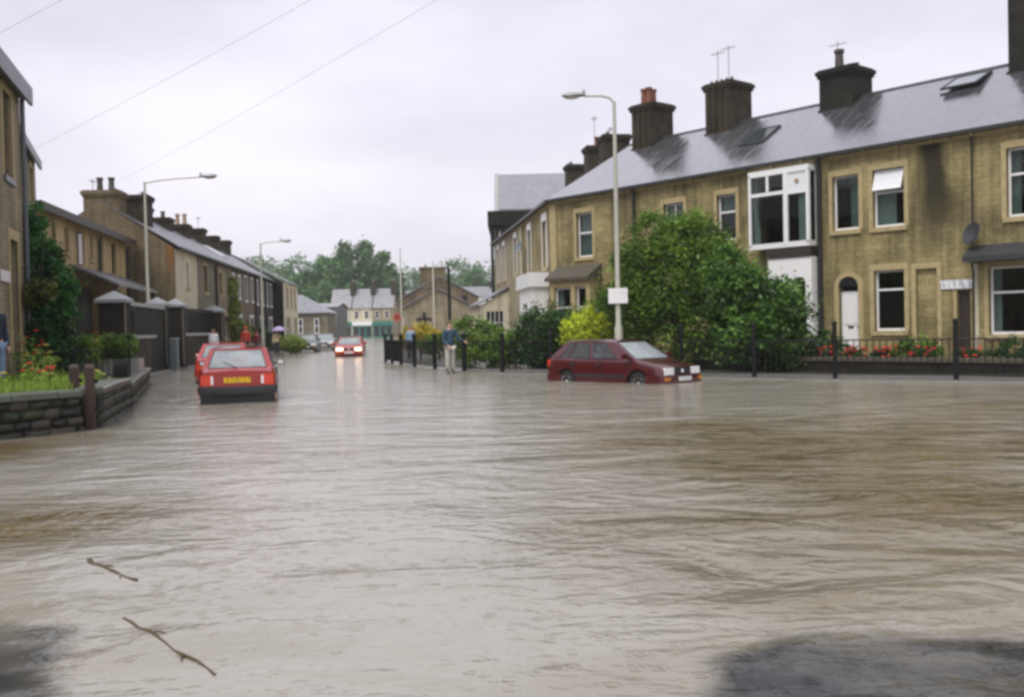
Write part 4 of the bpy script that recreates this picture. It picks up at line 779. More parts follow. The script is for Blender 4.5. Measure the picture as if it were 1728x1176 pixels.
m = MB(); m.prism([(59.7, 0.01, 4.04), (59.7, 7.89, 4.04), (59.7, 3.95, 6.1)], (.29, 0, 0)); m.build('gable', 'stone_house', gh, fix=True)
m = MB(); m.box(60.02, 2.15, 1.3, 60.1, 2.45, 3.45); m.box(60.02, 1.45, 2.55, 60.098, 3.15, 2.78); m.build('wall_cross', 'black_iron', gh)
m = MB(); m.box(60.0, 7.0, 0.0, 60.05, 7.7, 2.0); m.build('side_door', 'timber_dark', gh)
for k in range(4): MB().box(57-9*k, -.06, 1.2, 58.2-9*k, -.003, 2.9).build('window', 'white_paint', gh)
g2 = empty('gabled_house', Vector((-13.6, 122.5, 0)), R(-90+7.4), 'taller brown stone house with massive gable chimney behind the cross gable', 'house'); g2.location = Vector((-13.6, 122.5, 0)) + Vector((-.129, .99, 0))*30
MB().box(0, 0, -.5, 30, 9.6, 5.3).build('wall', 'stone_brown', g2); m = MB(); m.prism([(29.7, .01, 5.29), (29.7, 9.59, 5.29), (29.7, 4.8, 7.9)], (.29, 0, 0)); m.build('gable', 'stone_brown', g2, fix=True)
m = MB(); m.prism([(-.2, -.2, 5.25), (30.2, -.2, 5.25), (30.2, 4.8, 7.95), (-.2, 4.8, 7.95)], (0, 0, .12)); m.prism([(-.2, 4.8, 7.95), (30.2, 4.8, 7.95), (30.2, 9.8, 5.25), (-.2, 9.8, 5.25)], (0, 0, .12)); m.build('roof', 'slate_far', g2, fix=True)
chimney(g2, 29.6, 4.0, 6.5, 9.15, 1.0, 3.1, 'stone_brown', []); MB().box(30.0, 7.6, 4.2, 30.06, 8.2, 5.6).build('window', 'pane_far', g2)
# houses on the hillside
for k, (x, y, w, lab) in enumerate([(-34, 268, 9, 'pale roofed house on the hill behind the shops'), (-24.5, 262, 10, 'pale roofed house on the hill beside the tall tree clump'), (-13, 275, 8, 'pale roofed house on the hill under the round tree'), (-60, 275, 10, 'hillside house half hidden by trees behind the left terrace')]):
    simple_house('hill_house', lab, 'house', (x, y, hill_z(x, y)), R(-6+4*k), w, 7, 4.2, 7.0, 'render_white', 'slate_far', wins=[(1, 2, 2.2, 3.6), (w-2.2, w-1.2, 2.2, 3.6)], chims=[(w-.7, 3.5, 6.0, 8.2, .7, 1.0)], group='houses scattered over the hillside')

# ------------------------------------------------------------------ vegetation
def leaves(name, blobs, n, size, mat, parent=None, seed=1, clump=.16, droop=.0, shell=.55, aspect=.5, clumps=None):
    """leaf quads gathered in clumps through a set of ellipsoids: (cx,cy,cz,rx,ry,rz)"""
    rs = np.random.RandomState(seed); vol = np.array([b[3]*b[4]*b[5] for b in blobs])**(2/3); pick = rs.choice(len(blobs), p=vol/vol.sum(), size=(clumps or max(20, n//45)))
    B = np.array(blobs)[pick]; d = rs.randn(len(B), 3); d /= np.linalg.norm(d, axis=1)[:, None]; rad = (shell + (1-shell)*rs.rand(len(B)))**.8
    ctr = B[:, :3] + d*B[:, 3:]*rad[:, None]; ct = np.clip(.45 + .32*rs.randn(len(B)) + .2*d[:, 2], 0, 1)  # clumps tinted lighter towards the top, top light painted into the leaf colour
    k = rs.randint(0, len(B), n); sg = clump*(B[k, 3]*B[k, 4]*B[k, 5])**(1/3)
    P = ctr[k] + rs.randn(n, 3)*sg[:, None]*np.array([1, 1, .8]); P[:, 2] -= droop*np.abs(rs.randn(n))
    a = rs.randn(n, 3); a[:, 2] = a[:, 2]*.6 - droop*2; a /= np.linalg.norm(a, axis=1)[:, None]; b = np.cross(a, rs.randn(n, 3)); b /= np.linalg.norm(b, axis=1)[:, None]
    s = size*(.6+.8*rs.rand(n))[:, None]; a = a*s; b = b*s*aspect
    V = np.stack([P-a, P+b*.9-a*.1, P+a, P-b*.9-a*.1], 1).reshape(-1, 3); F = np.arange(4*n).reshape(n, 4)
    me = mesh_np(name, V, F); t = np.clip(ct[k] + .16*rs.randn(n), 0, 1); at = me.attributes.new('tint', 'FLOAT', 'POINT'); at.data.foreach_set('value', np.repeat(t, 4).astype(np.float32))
    return link(name, me, mat, parent)
def trunk(parent, h, r, limbs=5, spread=1.2, seed=3, z0=0):
    rs = random.Random(seed); m = MB(); m.tube([(0, 0, z0-.3), (.05, 0, z0+h*.35), (-.04, .05, z0+h*.7), (.05, 0, z0+h)], [r*1.25, r, r*.75, r*.4], 9)
    for k in range(limbs):
        a = k*2.4+rs.random(); zz = z0+h*(.35+.5*k/limbs); L = spread*(.6+.5*rs.random())
        m.tube([(0, 0, zz), (math.cos(a)*L*.5, math.sin(a)*L*.5, zz+L*.5), (math.cos(a)*L, math.sin(a)*L, zz+L*.8)], [r*.5, r*.35, r*.15], 6)
    return m.build('trunk', 'bark', parent, smooth=True)
def tree(name, label, cat, loc, blobs, n, size, mat, h, r, seed, group=None, droop=0, limbs=5, spread=1.2, **k):
    t = empty(name, loc, 0, label, cat, group); leaves('crown', blobs, n, size, mat, t, seed, droop=droop, **k); trunk(t, h, r, limbs, spread, seed); return t
# the big garden tree and the shrubs by the railings
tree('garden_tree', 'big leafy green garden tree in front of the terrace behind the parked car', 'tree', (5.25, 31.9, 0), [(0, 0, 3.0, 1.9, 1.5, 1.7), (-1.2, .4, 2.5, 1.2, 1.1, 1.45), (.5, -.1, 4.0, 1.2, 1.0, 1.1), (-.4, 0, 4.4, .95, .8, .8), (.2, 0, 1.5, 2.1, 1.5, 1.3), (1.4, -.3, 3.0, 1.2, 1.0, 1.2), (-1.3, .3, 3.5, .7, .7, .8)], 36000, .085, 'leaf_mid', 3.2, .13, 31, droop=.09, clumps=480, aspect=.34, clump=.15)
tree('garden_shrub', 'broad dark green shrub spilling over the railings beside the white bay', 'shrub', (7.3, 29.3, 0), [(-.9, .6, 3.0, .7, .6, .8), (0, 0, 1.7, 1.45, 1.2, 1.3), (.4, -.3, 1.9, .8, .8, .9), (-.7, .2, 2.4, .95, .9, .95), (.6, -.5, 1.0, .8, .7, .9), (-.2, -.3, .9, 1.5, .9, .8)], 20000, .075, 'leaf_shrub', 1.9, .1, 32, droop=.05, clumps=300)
tree('golden_bush', 'bright yellow-green bush beside the lamp column', 'shrub', (2.55, 32.6, 0), [(0, 0, 1.5, .8, .6, .55), (-.4, 0, 1.25, .5, .5, .5), (.4, 0, 1.2, .5, .5, .5)], 6500, .06, 'leaf_yellow', 1.2, .06, 33)
tree('evergreen_bush', 'tall dark evergreen bush between the golden bush and the hedge', 'shrub', (1.05, 35.2, 0), [(0, 0, 1.2, .95, .8, 1.1), (.4, 0, 1.0, .8, .7, .95), (-.5, 0, .8, .6, .6, .7), (.2, 0, .5, 1.2, .7, .6)], 11000, .065, 'leaf_dark', 1.5, .08, 34)
tree('garden_shrub', 'mid green rounded shrub behind the evergreen bush', 'shrub', (2.2, 36.8, 0), [(0, 0, 1.2, 1.3, .8, .9), (1.2, -.6, 1.3, .9, .8, 1.2)], 8000, .07, 'leaf_mid', 1.2, .07, 35)
tree('railing_hedge', 'loose green hedge just behind the curved railing', 'hedge', (-.75, 36.4, 0), [(-.6, .4, .75, .75, .6, .6), (.2, 0, .8, .8, .6, .55), (.8, -.5, .7, .6, .6, .65), (-.1, 0, .4, 1.3, .7, .5)], 9000, .06, 'leaf_mid', .8, .05, 36)
tree('garden_shrub', 'light green shrub against the lean-to porch', 'shrub', (-2.3, 55, 0), [(0, 0, 1.2, 1.2, 1, 1.2), (.9, -1, 1.0, 1, 1, .9)], 5000, .09, 'leaf_mid', 1.3, .06, 37)
tree('golden_bush', 'low golden yellow bush behind the far end of the railing', 'shrub', (-4.6, 49.5, 0), [(0, 0, 1.25, 1.05, .7, .5), (.6, 0, 1.0, .7, .6, .45), (-.5, 0, .95, .6, .6, .5)], 5500, .07, 'leaf_gold', 1.0, .05, 38)
tree('garden_shrub', 'dull green shrub under the golden bush at the railing', 'shrub', (-3.6, 48.0, 0), [(0, 0, .7, .9, .7, .55), (.9, 0, .7, .7, .6, .5)], 3500, .07, 'leaf_mid', .8, .05, 39)
# left side
iv = tree('ivy', 'mass of green ivy climbing the corner between the two stone houses', 'ivy', (-12.1, 25.7, .3), [(-.55, -.2, 3.2, .4, .4, 1.0), (-.55, -.2, 2.0, .4, .4, 1.2), (-.45, .3, 4.0, .42, .7, .8), (-.25, .2, 3.3, .6, .7, .8), (-.05, .1, 2.5, .75, .7, .9), (.05, 0, 1.6, .8, .7, .9), (.05, -.1, .8, .85, .7, .8), (.35, .1, 2.5, .45, .5, .7)], 24000, .065, 'leaf_ivy', 3.6, .06, 41, droop=.05, clumps=300)
hd = tree('clipped_hedge', 'clipped green hedge on a pale low wall', 'hedge', (-11.5, 27.6, .4), [(-.9, .1, .75, .55, .4, .36), (-.3, 0, .76, .55, .4, .36), (.3, 0, .78, .5, .4, .34), (.75, 0, .78, .35, .38, .34)], 11000, .04, 'leaf_mid', .7, .04, 42, shell=.7)
hw = MB(); hw.box(-1.35, -.2, -.2, 1.2, .2, .48); hw.build('pale_wall', 'coping', hd)
tree('garden_shrub', 'bright green shrub at the foot of the ivy', 'shrub', (-12.5, 26.4, .45), [(0, 0, .7, .6, .5, .5), (.5, 0, .5, .5, .5, .4), (-.5, -.4, .6, .5, .5, .6)], 5000, .05, 'leaf_mid', .5, .03, 43)
tree('creeper', 'light green creeper on the front of a cottage', 'creeper', (-17.75, 63.6, 0), [(0, 0, 3.9, .22, .9, 1.2), (.1, -.3, 2.4, .3, .9, 1.2), (.3, .3, 1.3, .5, 1.2, 1.0)], 4500, .12, 'leaf_lime', 3.4, .05, 44)
tree('roadside_bush', 'round lime green bush on the far left pavement', 'shrub', (-14.75, 66, 0), [(0, 0, .75, 1.0, .8, .55), (.4, 0, .6, .8, .7, .5)], 4500, .07, 'leaf_lime', .6, .04, 45)
tree('roadside_bush', 'dark green bush behind the far left lamp column', 'shrub', (-16.9, 66.5, 0), [(0, 0, 1.1, .9, .9, .9), (-1.0, -1.2, 1.0, .8, .8, .9)], 4000, .08, 'leaf_dark', .9, .05, 46)
# trees beyond the shops and on the hill
FT = [(-50, 238, 16, 5, 'rounded tree at the left of the tall clump'), (-45.5, 243, 20.5, 4.2, 'tall upright tree on the left of the clump behind the shops'), (-40.5, 240, 22.3, 3.9, 'tallest upright tree of the clump behind the shops'), (-36.2, 244, 22.8, 3.8, 'broad topped tall tree in the middle of the clump'), (-32, 241, 20.8, 3.4, 'upright tree on the right of the clump behind the shops'), (-28.6, 243, 17.5, 2.8, 'slim pointed tree at the right edge of the clump'), (-55, 225, 11, 4.5, 'low spreading tree behind the hipped cottage'), (-42, 226, 12, 4.2, 'low green tree in front of the tall clump'), (-34, 226, 11.5, 4, 'low green tree right behind the shop chimneys')]
for k, (x, y, h, w, lab) in enumerate(FT):
    rs = random.Random(k); z0 = hill_z(x, y); h -= z0; bl = []
    for q in range(9):
        f = .2+.76*q/8; ww = w*(.85+.4*math.sin(math.pi*min(1, f)))*(1.05 if f < .8 else .8); bl.append((rs.uniform(-.3, .3)*w, rs.uniform(-.3, .3)*w, h*f*.93, ww*.62, ww*.62, h*.14))
    tree('tall_tree', lab, 'tree', (x, y, z0), bl, 9000, 0.46, 'leaf_far', h*.7, .35, 60+k, 'trees in the clump behind the shops', limbs=6, spread=w*.5, clumps=130, clump=.3, shell=.25)
HT = [(-80, 330, 11, 8), (-72, 325, 12.5, 8), (-64, 335, 13, 7), (-92, 320, 9, 8), (-58, 318, 9, 6), (-24, 305, 8.5, 5), (-19.5, 310, 9, 5), (-11.5, 300, 11.5, 5.2), (-29, 318, 8, 5), (-4, 300, 8, 5), (-15, 296, 6, 4.5), (4, 315, 8, 6), (-8, 285, 5, 4.5), (-46, 340, 10, 8), (14, 320, 9, 7)]
HL = ['far hazy tree above the left terrace roof', 'far hazy tree crowning the hill left of the clump', 'far hazy tree touching the left of the clump', 'far hazy tree furthest along the hill behind the left terrace', 'smaller hazy tree below the hill crest by the clump', 'hazy tree behind the massive gable chimney', 'hazy tree just beside the massive gable chimney', 'large round hazy tree on the hill', 'hazy tree behind the signal pole', 'hazy tree behind the tall building', 'low hazy tree below the large round one', 'hazy tree hidden behind the slate roofed row', 'low hazy tree near the hillside cottage', 'hazy tree behind the tall clump', 'hazy tree far behind the terrace']
for k, (x, y, h, w) in enumerate(HT):
    z0 = hill_z(x, y); bl = [(0, 0, h*.6, w*.62, w*.6, h*.36), (w*.35, 0, h*.5, w*.45, w*.4, h*.3), (-w*.35, 0, h*.48, w*.45, w*.4, h*.3), (0, 0, h*.25, w*.6, w*.5, h*.2)]
    tree('hill_tree', HL[k], 'tree', (x, y, z0), bl, 2600, .5, 'leaf_far', h*.5, .3, 90+k, 'hazy trees on the hillside', clumps=90, clump=.2)
fw_ = leaves('far_wood', [(x, 385+10*math.sin(x*.1), 13+2*math.sin(x*.05)+9, 9, 6, 5+2*math.sin(x*.23)) for x in range(-180, 90, 10)], 20000, .8, 'leaf_far', None, 120, clumps=900, clump=.22); tag(fw_, 'far hazy wood along the top of the hill', 'wood', kind='stuff')

# garden flowers on the left
leaves('trailing_plants', [(0, 0, .32, .3, .3, .14), (0, 0, .1, .32, .32, .2)], 1500, .05, 'leaf_gold_green', hb, 77, clumps=40, clump=.3)
FG = 'flowering plants in the left garden bed'
BLM = {}
def bloom_mesh(mt):
    if mt not in BLM:
        m = MB(); m.ell((0, 0, 0), (.022, .022, .018), 6, 4)
        for k in range(6): a = k*1.047; m.ell((.028*math.cos(a), .028*math.sin(a), .002), (.022, .02, .012), 6, 4)
        BLM[mt] = m.mesh('bloom', True); BLM[mt].materials.append(MATS[mt])
    return BLM[mt]
def flower(loc, label, bloom, n=7, h=.42, r=.2, seed=1, group=FG, leafm='grass_leaf', name='flowering_plant'):
    rs = random.Random(seed); p = empty(name, loc, rs.random()*6, label, 'plant', group)
    leaves('foliage', [(0, 0, h*.45, r, r, h*.42)], 420, .05, leafm, p, seed, clumps=24, clump=.3, aspect=.3)
    m = MB(); st = MB()
    for k in range((n+1)//2):
        a = rs.random()*6.28; q = r*(.2+.8*rs.random()); z = h*(.75+.4*rs.random()); bl = link('bloom', bloom_mesh(bloom), None, p); bl.location = (q*math.cos(a), q*math.sin(a), z); bl.scale = [.8+.5*rs.random()]*3; st.tube([(q*.3*math.cos(a), q*.3*math.sin(a), 0), (q*math.cos(a), q*math.sin(a), z)], .006, 4)
    st.build('stem', 'leaf_mid', p)
def wl(px, t): return None
spots = [(-7.95, 16.9, 'red_bloom', 9, .55, .24, 'red flowering plant by the brown gateposts'), (-8.35, 17.3, 'red_bloom', 8, .6, .22, 'tall red flowering plant near the middle of the garden bed'), (-8.75, 17.0, 'yellow_bloom', 6, .5, .25, 'yellow flowering plant beside the tall red one'), (-9.3, 17.6, 'pink_bloom', 6, .45, .22, 'pink flowering plant at the feet of the person in jeans'), (-8.0, 19.2, 'yellow_bloom', 8, .4, .25, 'yellow flowering plant by the round topped gatepost'), (-9.9, 20.9, 'yellow_bloom', 9, .8, .3, 'tall yellow flowering plant in front of the thin railing'), (-10.2, 21.6, 'red_bloom', 8, .85, .28, 'red and orange flowering plant behind the tall yellow one'), (-10.9, 22.5, 'red_bloom', 8, 1.2, .3, 'red flowering plant under the hanging basket'), (-11.3, 26.9, 'red_bloom', 5, 1.1, .2, 'single red flowers poking above the clipped hedge')]
for k, s in enumerate(spots): flower((s[0], s[1], .44), s[6], s[2], s[3], s[4], s[5], 200+k)
def grass(name, poly, n, size, z, seed, mat='grass_leaf'):
    rs = np.random.RandomState(seed); P = []
    (ax, ay), (bx, by), (cx, cy), (dx, dy) = poly
    u, v = rs.rand(n), rs.rand(n); X = (1-u)*((1-v)*ax+v*dx)+u*((1-v)*bx+v*cx); Y = (1-u)*((1-v)*ay+v*dy)+u*((1-v)*by+v*cy)
    h = size*(.5+rs.rand(n)); a = rs.rand(n)*6.28; w = .018; lx, ly = rs.randn(n)*.3*h, rs.randn(n)*.3*h
    V = np.stack([np.stack([X-w*np.cos(a), Y-w*np.sin(a), np.full(n, z)], 1), np.stack([X+w*np.cos(a), Y+w*np.sin(a), np.full(n, z)], 1), np.stack([X+lx, Y+ly, z+h], 1)], 1).reshape(-1, 3)
    me = mesh_np(name, V, np.arange(3*n).reshape(n, 3)); at = me.attributes.new('tint', 'FLOAT', 'POINT'); at.data.foreach_set('value', np.repeat(rs.rand(n), 3).astype(np.float32))
    return link(name, me, mat)
tag(grass('grass', [(-7.2, 16.2), (-9.7, 12.2), (-12.5, 20), (-8.4, 20.3)], 22000, .26, .45, 9), 'bright green grass and low leaves filling the garden bed', 'grass', kind='stuff')

# ------------------------------------------------------------------ left garden wall of rubble stones
stone_mats = []
for k, c in enumerate([(.018, .018, .012), (.032, .03, .018), (.012, .012, .009), (.028, .04, .012), (.05, .046, .03), (.017, .026, .008)]): plain('rubble%d' % k, c, .6, var=.45, scale=7, bump=.6); stone_mats.append('rubble%d' % k)
def stone_mesh(seed):
    rs = random.Random(seed); V = []; F = []
    n = 4
    for j in range(n):
        for i in range(n):
            u, v = i/(n-1)*2-1, j/(n-1)*2-1; e = max(abs(u), abs(v)); x = u*.5*(1-.06*v*v*rs.random()); z = v*.5*(1-.06*u*u*rs.random())
            V.append((x+rs.uniform(-.03, .03), -(.5 if e < .9 else .12)+rs.uniform(-.1, .1), z+rs.uniform(-.03, .03)))
    for j in range(n-1):
        for i in range(n-1): F.append((j*n+i, j*n+i+1, (j+1)*n+i+1, (j+1)*n+i))
    b = len(V); ring = [0, 1, 2, 3, 7, 11, 15, 14, 13, 12, 8, 4]
    for r_ in ring: V.append((V[r_][0], .5, V[r_][2]))
    for k in range(12): F.append((ring[k], b+k, b+(k+1) % 12, ring[(k+1) % 12]))
    m = MB(); m.add(V, F); return m.mesh('stone', True, 50)
SMESH = []
for k in range(12):
    me = stone_mesh(300+k); me.materials.append(MATS[stone_mats[k % 6]]); SMESH.append(me)
def rubble_wall(label, a, b, h, thick=.36, z0=-.3, coursing=.17, seed=5, face=-1):
    A, B = Vector((*a, 0)), Vector((*b, 0)); d = B-A; Lh = d.length; r = empty('garden_wall', A, math.atan2(d.y, d.x), label, 'wall'); rs = random.Random(seed)
    MB().box(0, -thick/2+.05, z0, Lh, thick/2, h-.1).build('core', 'stone_black', r)
    z = z0
    while z < h-.12:
        ch = min(rs.uniform(.75, 1.3)*coursing, h-.1-z); 
        if h-.1-(z+ch) < .06: ch = h-.1-z
        x = -rs.random()*.2
        while x < Lh:
            w = rs.uniform(.18, .46); w = min(w, Lh-x+.05); xa = max(0, x)
            if x+w-xa > .05:
                o = link('stone', SMESH[rs.randrange(12)], None, r); o.location = ((xa+x+w)/2, -thick/2+.02, z+ch/2); o.scale = (x+w-xa-.014, rs.uniform(.10, .17), ch-.012); o.rotation_euler.y = rs.uniform(-.03, .03)
            x += w
        z += ch
    x = 0; c0 = MB().box(0, 0, 0, 1, 1, 1)
    while x < Lh-.05:
        w = min(rs.uniform(.5, .9), Lh-x); m = MB(); q = .03; hh = rs.uniform(-.012, .012); ww = thick/2+.06
        m.add([(x+.008, -ww, h-.1), (x+w-.008, -ww, h-.1), (x+w-.008, ww, h-.1), (x+.008, ww, h-.1), (x+.008, -ww, h-.02+hh), (x+w-.008, -ww, h-.02+hh), (x+w-.008, ww, h-.02+hh), (x+.008, ww, h-.02+hh), (x+.02, -ww+q, h+.01+hh), (x+w-.02, -ww+q, h+.01+hh), (x+w-.02, ww-q, h+.01+hh), (x+.02, ww-q, h+.01+hh)], [(0, 1, 5, 4), (1, 2, 6, 5), (2, 3, 7, 6), (3, 0, 4, 7), (4, 5, 9, 8), (5, 6, 10, 9), (6, 7, 11, 10), (7, 4, 8, 11), (8, 9, 10, 11)])
        m.build('coping_stone', 'coping_moss', r); x += w
    return r
rubble_wall('rough stone garden wall with pale coping, end nearest the brown posts', (-9.6, 12.2), (-7.05, 15.95), .66, seed=5)
rubble_wall('rough stone garden wall running back from the brown gateposts', (-6.98, 16.35), (-8.02, 20.25), .66, seed=6)
rubble_wall('low wet stone wall beyond the round topped gatepost', (-8.3, 21.0), (-11.5, 30.9), .52, seed=7, coursing=.24)
for k, (x, y, w, h, lab) in enumerate([(-6.86, 16.12, .14, 1.06, 'brown timber gatepost standing at the wall corner in the water'), (-7.28, 16.5, .14, 1.05, 'brown timber gatepost set just behind the corner one')]):
    p = empty('gatepost', (x, y, 0), R(15), lab, 'post'); m = MB(); m.box(-w/2, -w/2, -.35, w/2, w/2, h-.05); m.build('shaft', 'post_brown', p)
    q = w/2; m = MB(); m.add([(-q, -q, h-.05), (q, -q, h-.05), (q, q, h-.05), (-q, q, h-.05), (-q*.7, -q*.7, h), (q*.7, -q*.7, h), (q*.7, q*.7, h), (-q*.7, q*.7, h)], [(0, 1, 5, 4), (1, 2, 6, 5), (2, 3, 7, 6), (3, 0, 4, 7), (4, 5, 6, 7)]); m.build('chamfered_top', 'post_brown', p)
    for z in (.3, .75): MB().box(q-.002, -.03, z, q+.05, .03, z+.06).build('hinge', 'black_iron', p)
p = empty('gatepost', (-8.1, 20.6, 0), R(-75), 'round topped dark stone gatepost between the two side walls', 'post')
m = MB(); P = [(-.24, -.35), (.24, -.35), (.24, .78)] + [(.24*math.cos(math.pi*k/8), .78+.24*math.sin(math.pi*k/8)) for k in range(1, 8)] + [(-.24, .78)]; m.prism([(x, -.14, z) for x, z in P], (0, .28, 0)); m.build('slab', 'stone_black', p, fix=True)
P2 = [(x*.8, z if z < .5 else .78+(z-.78)*.8) for x, z in P]; m = MB(); m.prism([(x, -.155, z) for x, z in P2], (0, .02, 0)); m.build('face_panel', 'dressed_dark', p, fix=True)
# thin garden railing
def railing(label, pts, h, z0, spacing, bar_r, post_r, post_every, mat='black_iron', post_h=None, name='railing', rails=(.12, .92), barr=None):
    r = empty(name, (pts[0][0], pts[0][1], z0), 0, label, 'railing'); O = Vector((pts[0][0], pts[0][1], 0)); P = [Vector((x, y, 0))-O for x, y in pts]
    bm_ = MB().tube([(0, 0, h*rails[0]), (0, 0, h*rails[1])], bar_r, 6, False).mesh('baluster', True); ph = post_h or h
    pm_ = MB().lathe([(post_r, -.15), (post_r, ph-.05), (post_r*1.25, ph-.05), (post_r*1.25, ph-.01), (post_r*.5, ph+.03)], 10).mesh('post', True)
    for f in rails: MB().tube([p+Vector((0, 0, h*f)) for p in P], bar_r*1.5, 6).build('rail', mat, r, smooth=True)
    for i in range(len(P)-1):
        d = P[i+1]-P[i]; L = d.length; n = int(L/spacing)
        for k in range(n):
            if k == 0 and post_every: continue
            o = link('baluster', bm_, barr or mat, r); o.location = P[i]+d*(k/n)
    if post_every:
        for i, p in enumerate(P):
            if i % post_every == 0: o = link('post', pm_, mat, r); o.location = p
    return r
railing('thin iron railing between the flower bed and the clipped hedge', [(-11.5, 22.2), (-10.3, 23.4), (-9.2, 23.9)], .78, .44, .11, .009, .02, 1)
# guard railing round the corner and garden railing before the terrace
railing('curved black guard railing with stout posts round the street corner', RAIL, 1.12, .02, .16, .016, .075, 1, post_h=1.28, barr='rail_green' if 'rail_green' in MATS else 'black_iron')
railing('black iron railing with tall posts in front of the flower boxes', [(4.75, 28.0), (6.4, 26.4), (8.06, 24.9), (10.39, 23.33), (12.7, 21.7)], 1.05, .02, .15, .013, .06, 1, post_h=1.42)
# front garden wall and flower boxes
A = C0 + Vector((.644*12.0, -.765*12.0, 0)) - Vector((.765, .644, 0))*5.0
gw = empty('front_garden_wall', A, TR, 'blackened stone garden wall with pale coping in front of the terrace', 'wall'); MB().box(0, -.2, -.3, 12, .2, .36).build('wall', 'stone_black', gw)
x = 0
while x < 12:
    w = random.uniform(.7, 1.0); MB().box(x+.006, -.25, .36, min(12, x+w)-.006, .25, .46).build('coping_stone', 'dressed_dark', gw); x += w
FB = ['box of red geraniums before the white framed lower window', 'box of red geraniums beside the blocked doorway', 'box of red geraniums under the street nameplate', 'box of red geraniums left of the iron post', 'smaller tub of red flowers before the lead canopied window', 'tub of red flowers at the end of the garden wall', 'box of red geraniums opposite the white door']
for k, s in enumerate((3.6, 4.5, 5.3, 6.2, 7.3, 8.5, 2.9)):
    p = A + Vector((.644, -.765, 0))*s + Vector((.765, .644, 0))*.55; r = empty('flower_box', (p.x, p.y, .03), TR, FB[k], 'planter', 'boxes of red flowers along the garden wall'); w = .34
    MB().prism([(-w, -.14, .25), (w, -.14, .25), (w*.9, -.11, 0), (-w*.9, -.11, 0)], (0, .26, 0)).build('box', 'timber_dark', r, fix=True); MB().box(-w*.9, -.09, 0, w*.9, .1, .02).build('base', 'timber_dark', r)
    leaves('foliage', [(0, 0, .42, w*1.1, .2, .2)], 900, .05, 'leaf_dark', r, 400+k, clumps=30, clump=.25); m = MB(); rs = random.Random(k)
    for q in range(22 if k < 4 else 12): bl = link('bloom', bloom_mesh('red_bloom'), None, r); bl.location = (rs.uniform(-w, w), rs.uniform(-.22, .12), rs.uniform(.42, .72)); bl.scale = (1.3, 1.3, 1.6)
for k, (s, off, h, lab) in enumerate([(1.6, .9, 1.0, 'dark green garden shrub below the white door'), (3.9, 1.2, 1.15, 'bushy green shrub below the white framed lower window'), (6.9, 1.0, 1.0, 'bright green shrub beside the dark side door'), (9.5, 1.0, .95, 'green shrub under the lead canopied window'), (.3, .8, 1.3, 'dark shrub at the foot of the downpipe')]):
    p = A + Vector((.644, -.765, 0))*s + Vector((.765, .644, 0))*off
    tree('front_shrub', lab, 'shrub', (p.x, p.y, .03), [(0, 0, h*.6, .55, .45, h*.38), (.4, 0, h*.45, .4, .4, h*.32), (-.4, 0, h*.42, .4, .4, h*.3)], 2600, .05, ['leaf_dark', 'leaf_dark', 'leaf_mid', 'leaf_dark', 'leaf_dark'][k], h*.5, .03, 430+k)

# ------------------------------------------------------------------ lamps, poles, wires, floating wood
def lamp(label, loc, h, reach, ang, base_h=1.4, r=.075, rise=.25, plate=False, straight=False, group='street lamp columns'):
    L = empty('street_lamp', loc, ang, label, 'lamp', group)
    MB().lathe([(r*1.55, -.3), (r*1.55, base_h), (r*1.05, base_h+.12), (r*.8, h*.6), (r*.62, h)], 12).build('column', 'galv_steel', L, smooth=True)
    if straight: path = [(0, 0, h-.05), (reach*.25, 0, h+rise*.3), (reach*.6, 0, h+rise*.75), (reach, 0, h+rise)]
    else: path = [(0, 0, h-.05), (reach*.12, 0, h+rise*.5), (reach*.4, 0, h+rise*.9), (reach, 0, h+rise)]
    MB().tube(path, r*.45, 8).build('arm', 'galv_steel', L, smooth=True)
    hz = h+rise; x = reach
    hd_ = MB(); V = []; F = []; st = [(-.08, .05, .04), (.05, .1, .075), (.3, .14, .095), (.55, .12, .08), (.66, .05, .035)]
    for (q, w, t) in st:
        for k in range(10): a = 2*math.pi*k/10; V.append((x+q, w*math.cos(a), hz+.03+t*math.sin(a)*(1 if math.sin(a) > 0 else .7)))
    for i in range(4):
        for k in range(10): F.append((i*10+k, i*10+(k+1) % 10, (i+1)*10+(k+1) % 10, (i+1)*10+k))
    F += [tuple(range(9, -1, -1)), tuple(range(40, 50))]; hd_.add(V, F); hd = hd_.build('lamp_head', 'lamp_grey', L, smooth=True, fix=True)
    MB().ell((x+.36, 0, hz-.03), (.24, .1, .06), 10, 6).build('lens', 'lamp_lens', hd, smooth=True); MB().lathe([(.045, hz+.09), (.04, hz+.17), (.015, hz+.19)], 8, (x-.02, 0, 0)).build('photocell', 'lamp_grey', hd, smooth=True)
    MB().box(-.02, -r*1.6, .5, .06, -r*1.5, 1.1).build('access_door', 'galv_steel', L)
    return L
l1 = lamp('tall pale lamp column rising behind the maroon car, white plate on it', (3.32, 31.0, 0), 8.4, .95, math.pi-.1, rise=.22, r=.085)
s = MB(); s.box(-.02, -.3, 2.16, .02, .3, 2.63); so = s.build('sign_plate', 'white_paint', l1); so.location = (.1, 0, 0); so.rotation_euler.z = R(80)
so.location = (.0, .13, 0)
lamp('tall pale lamp column in front of the left gate piers with long arm', (-15.07, 41.35, 0), 7.85, 2.35, 0, rise=.15, straight=True)
lamp('pale lamp column further up the left pavement before the dark cottages', (-15.64, 62.5, 0), 7.1, 1.3, 0, rise=.1, straight=True)
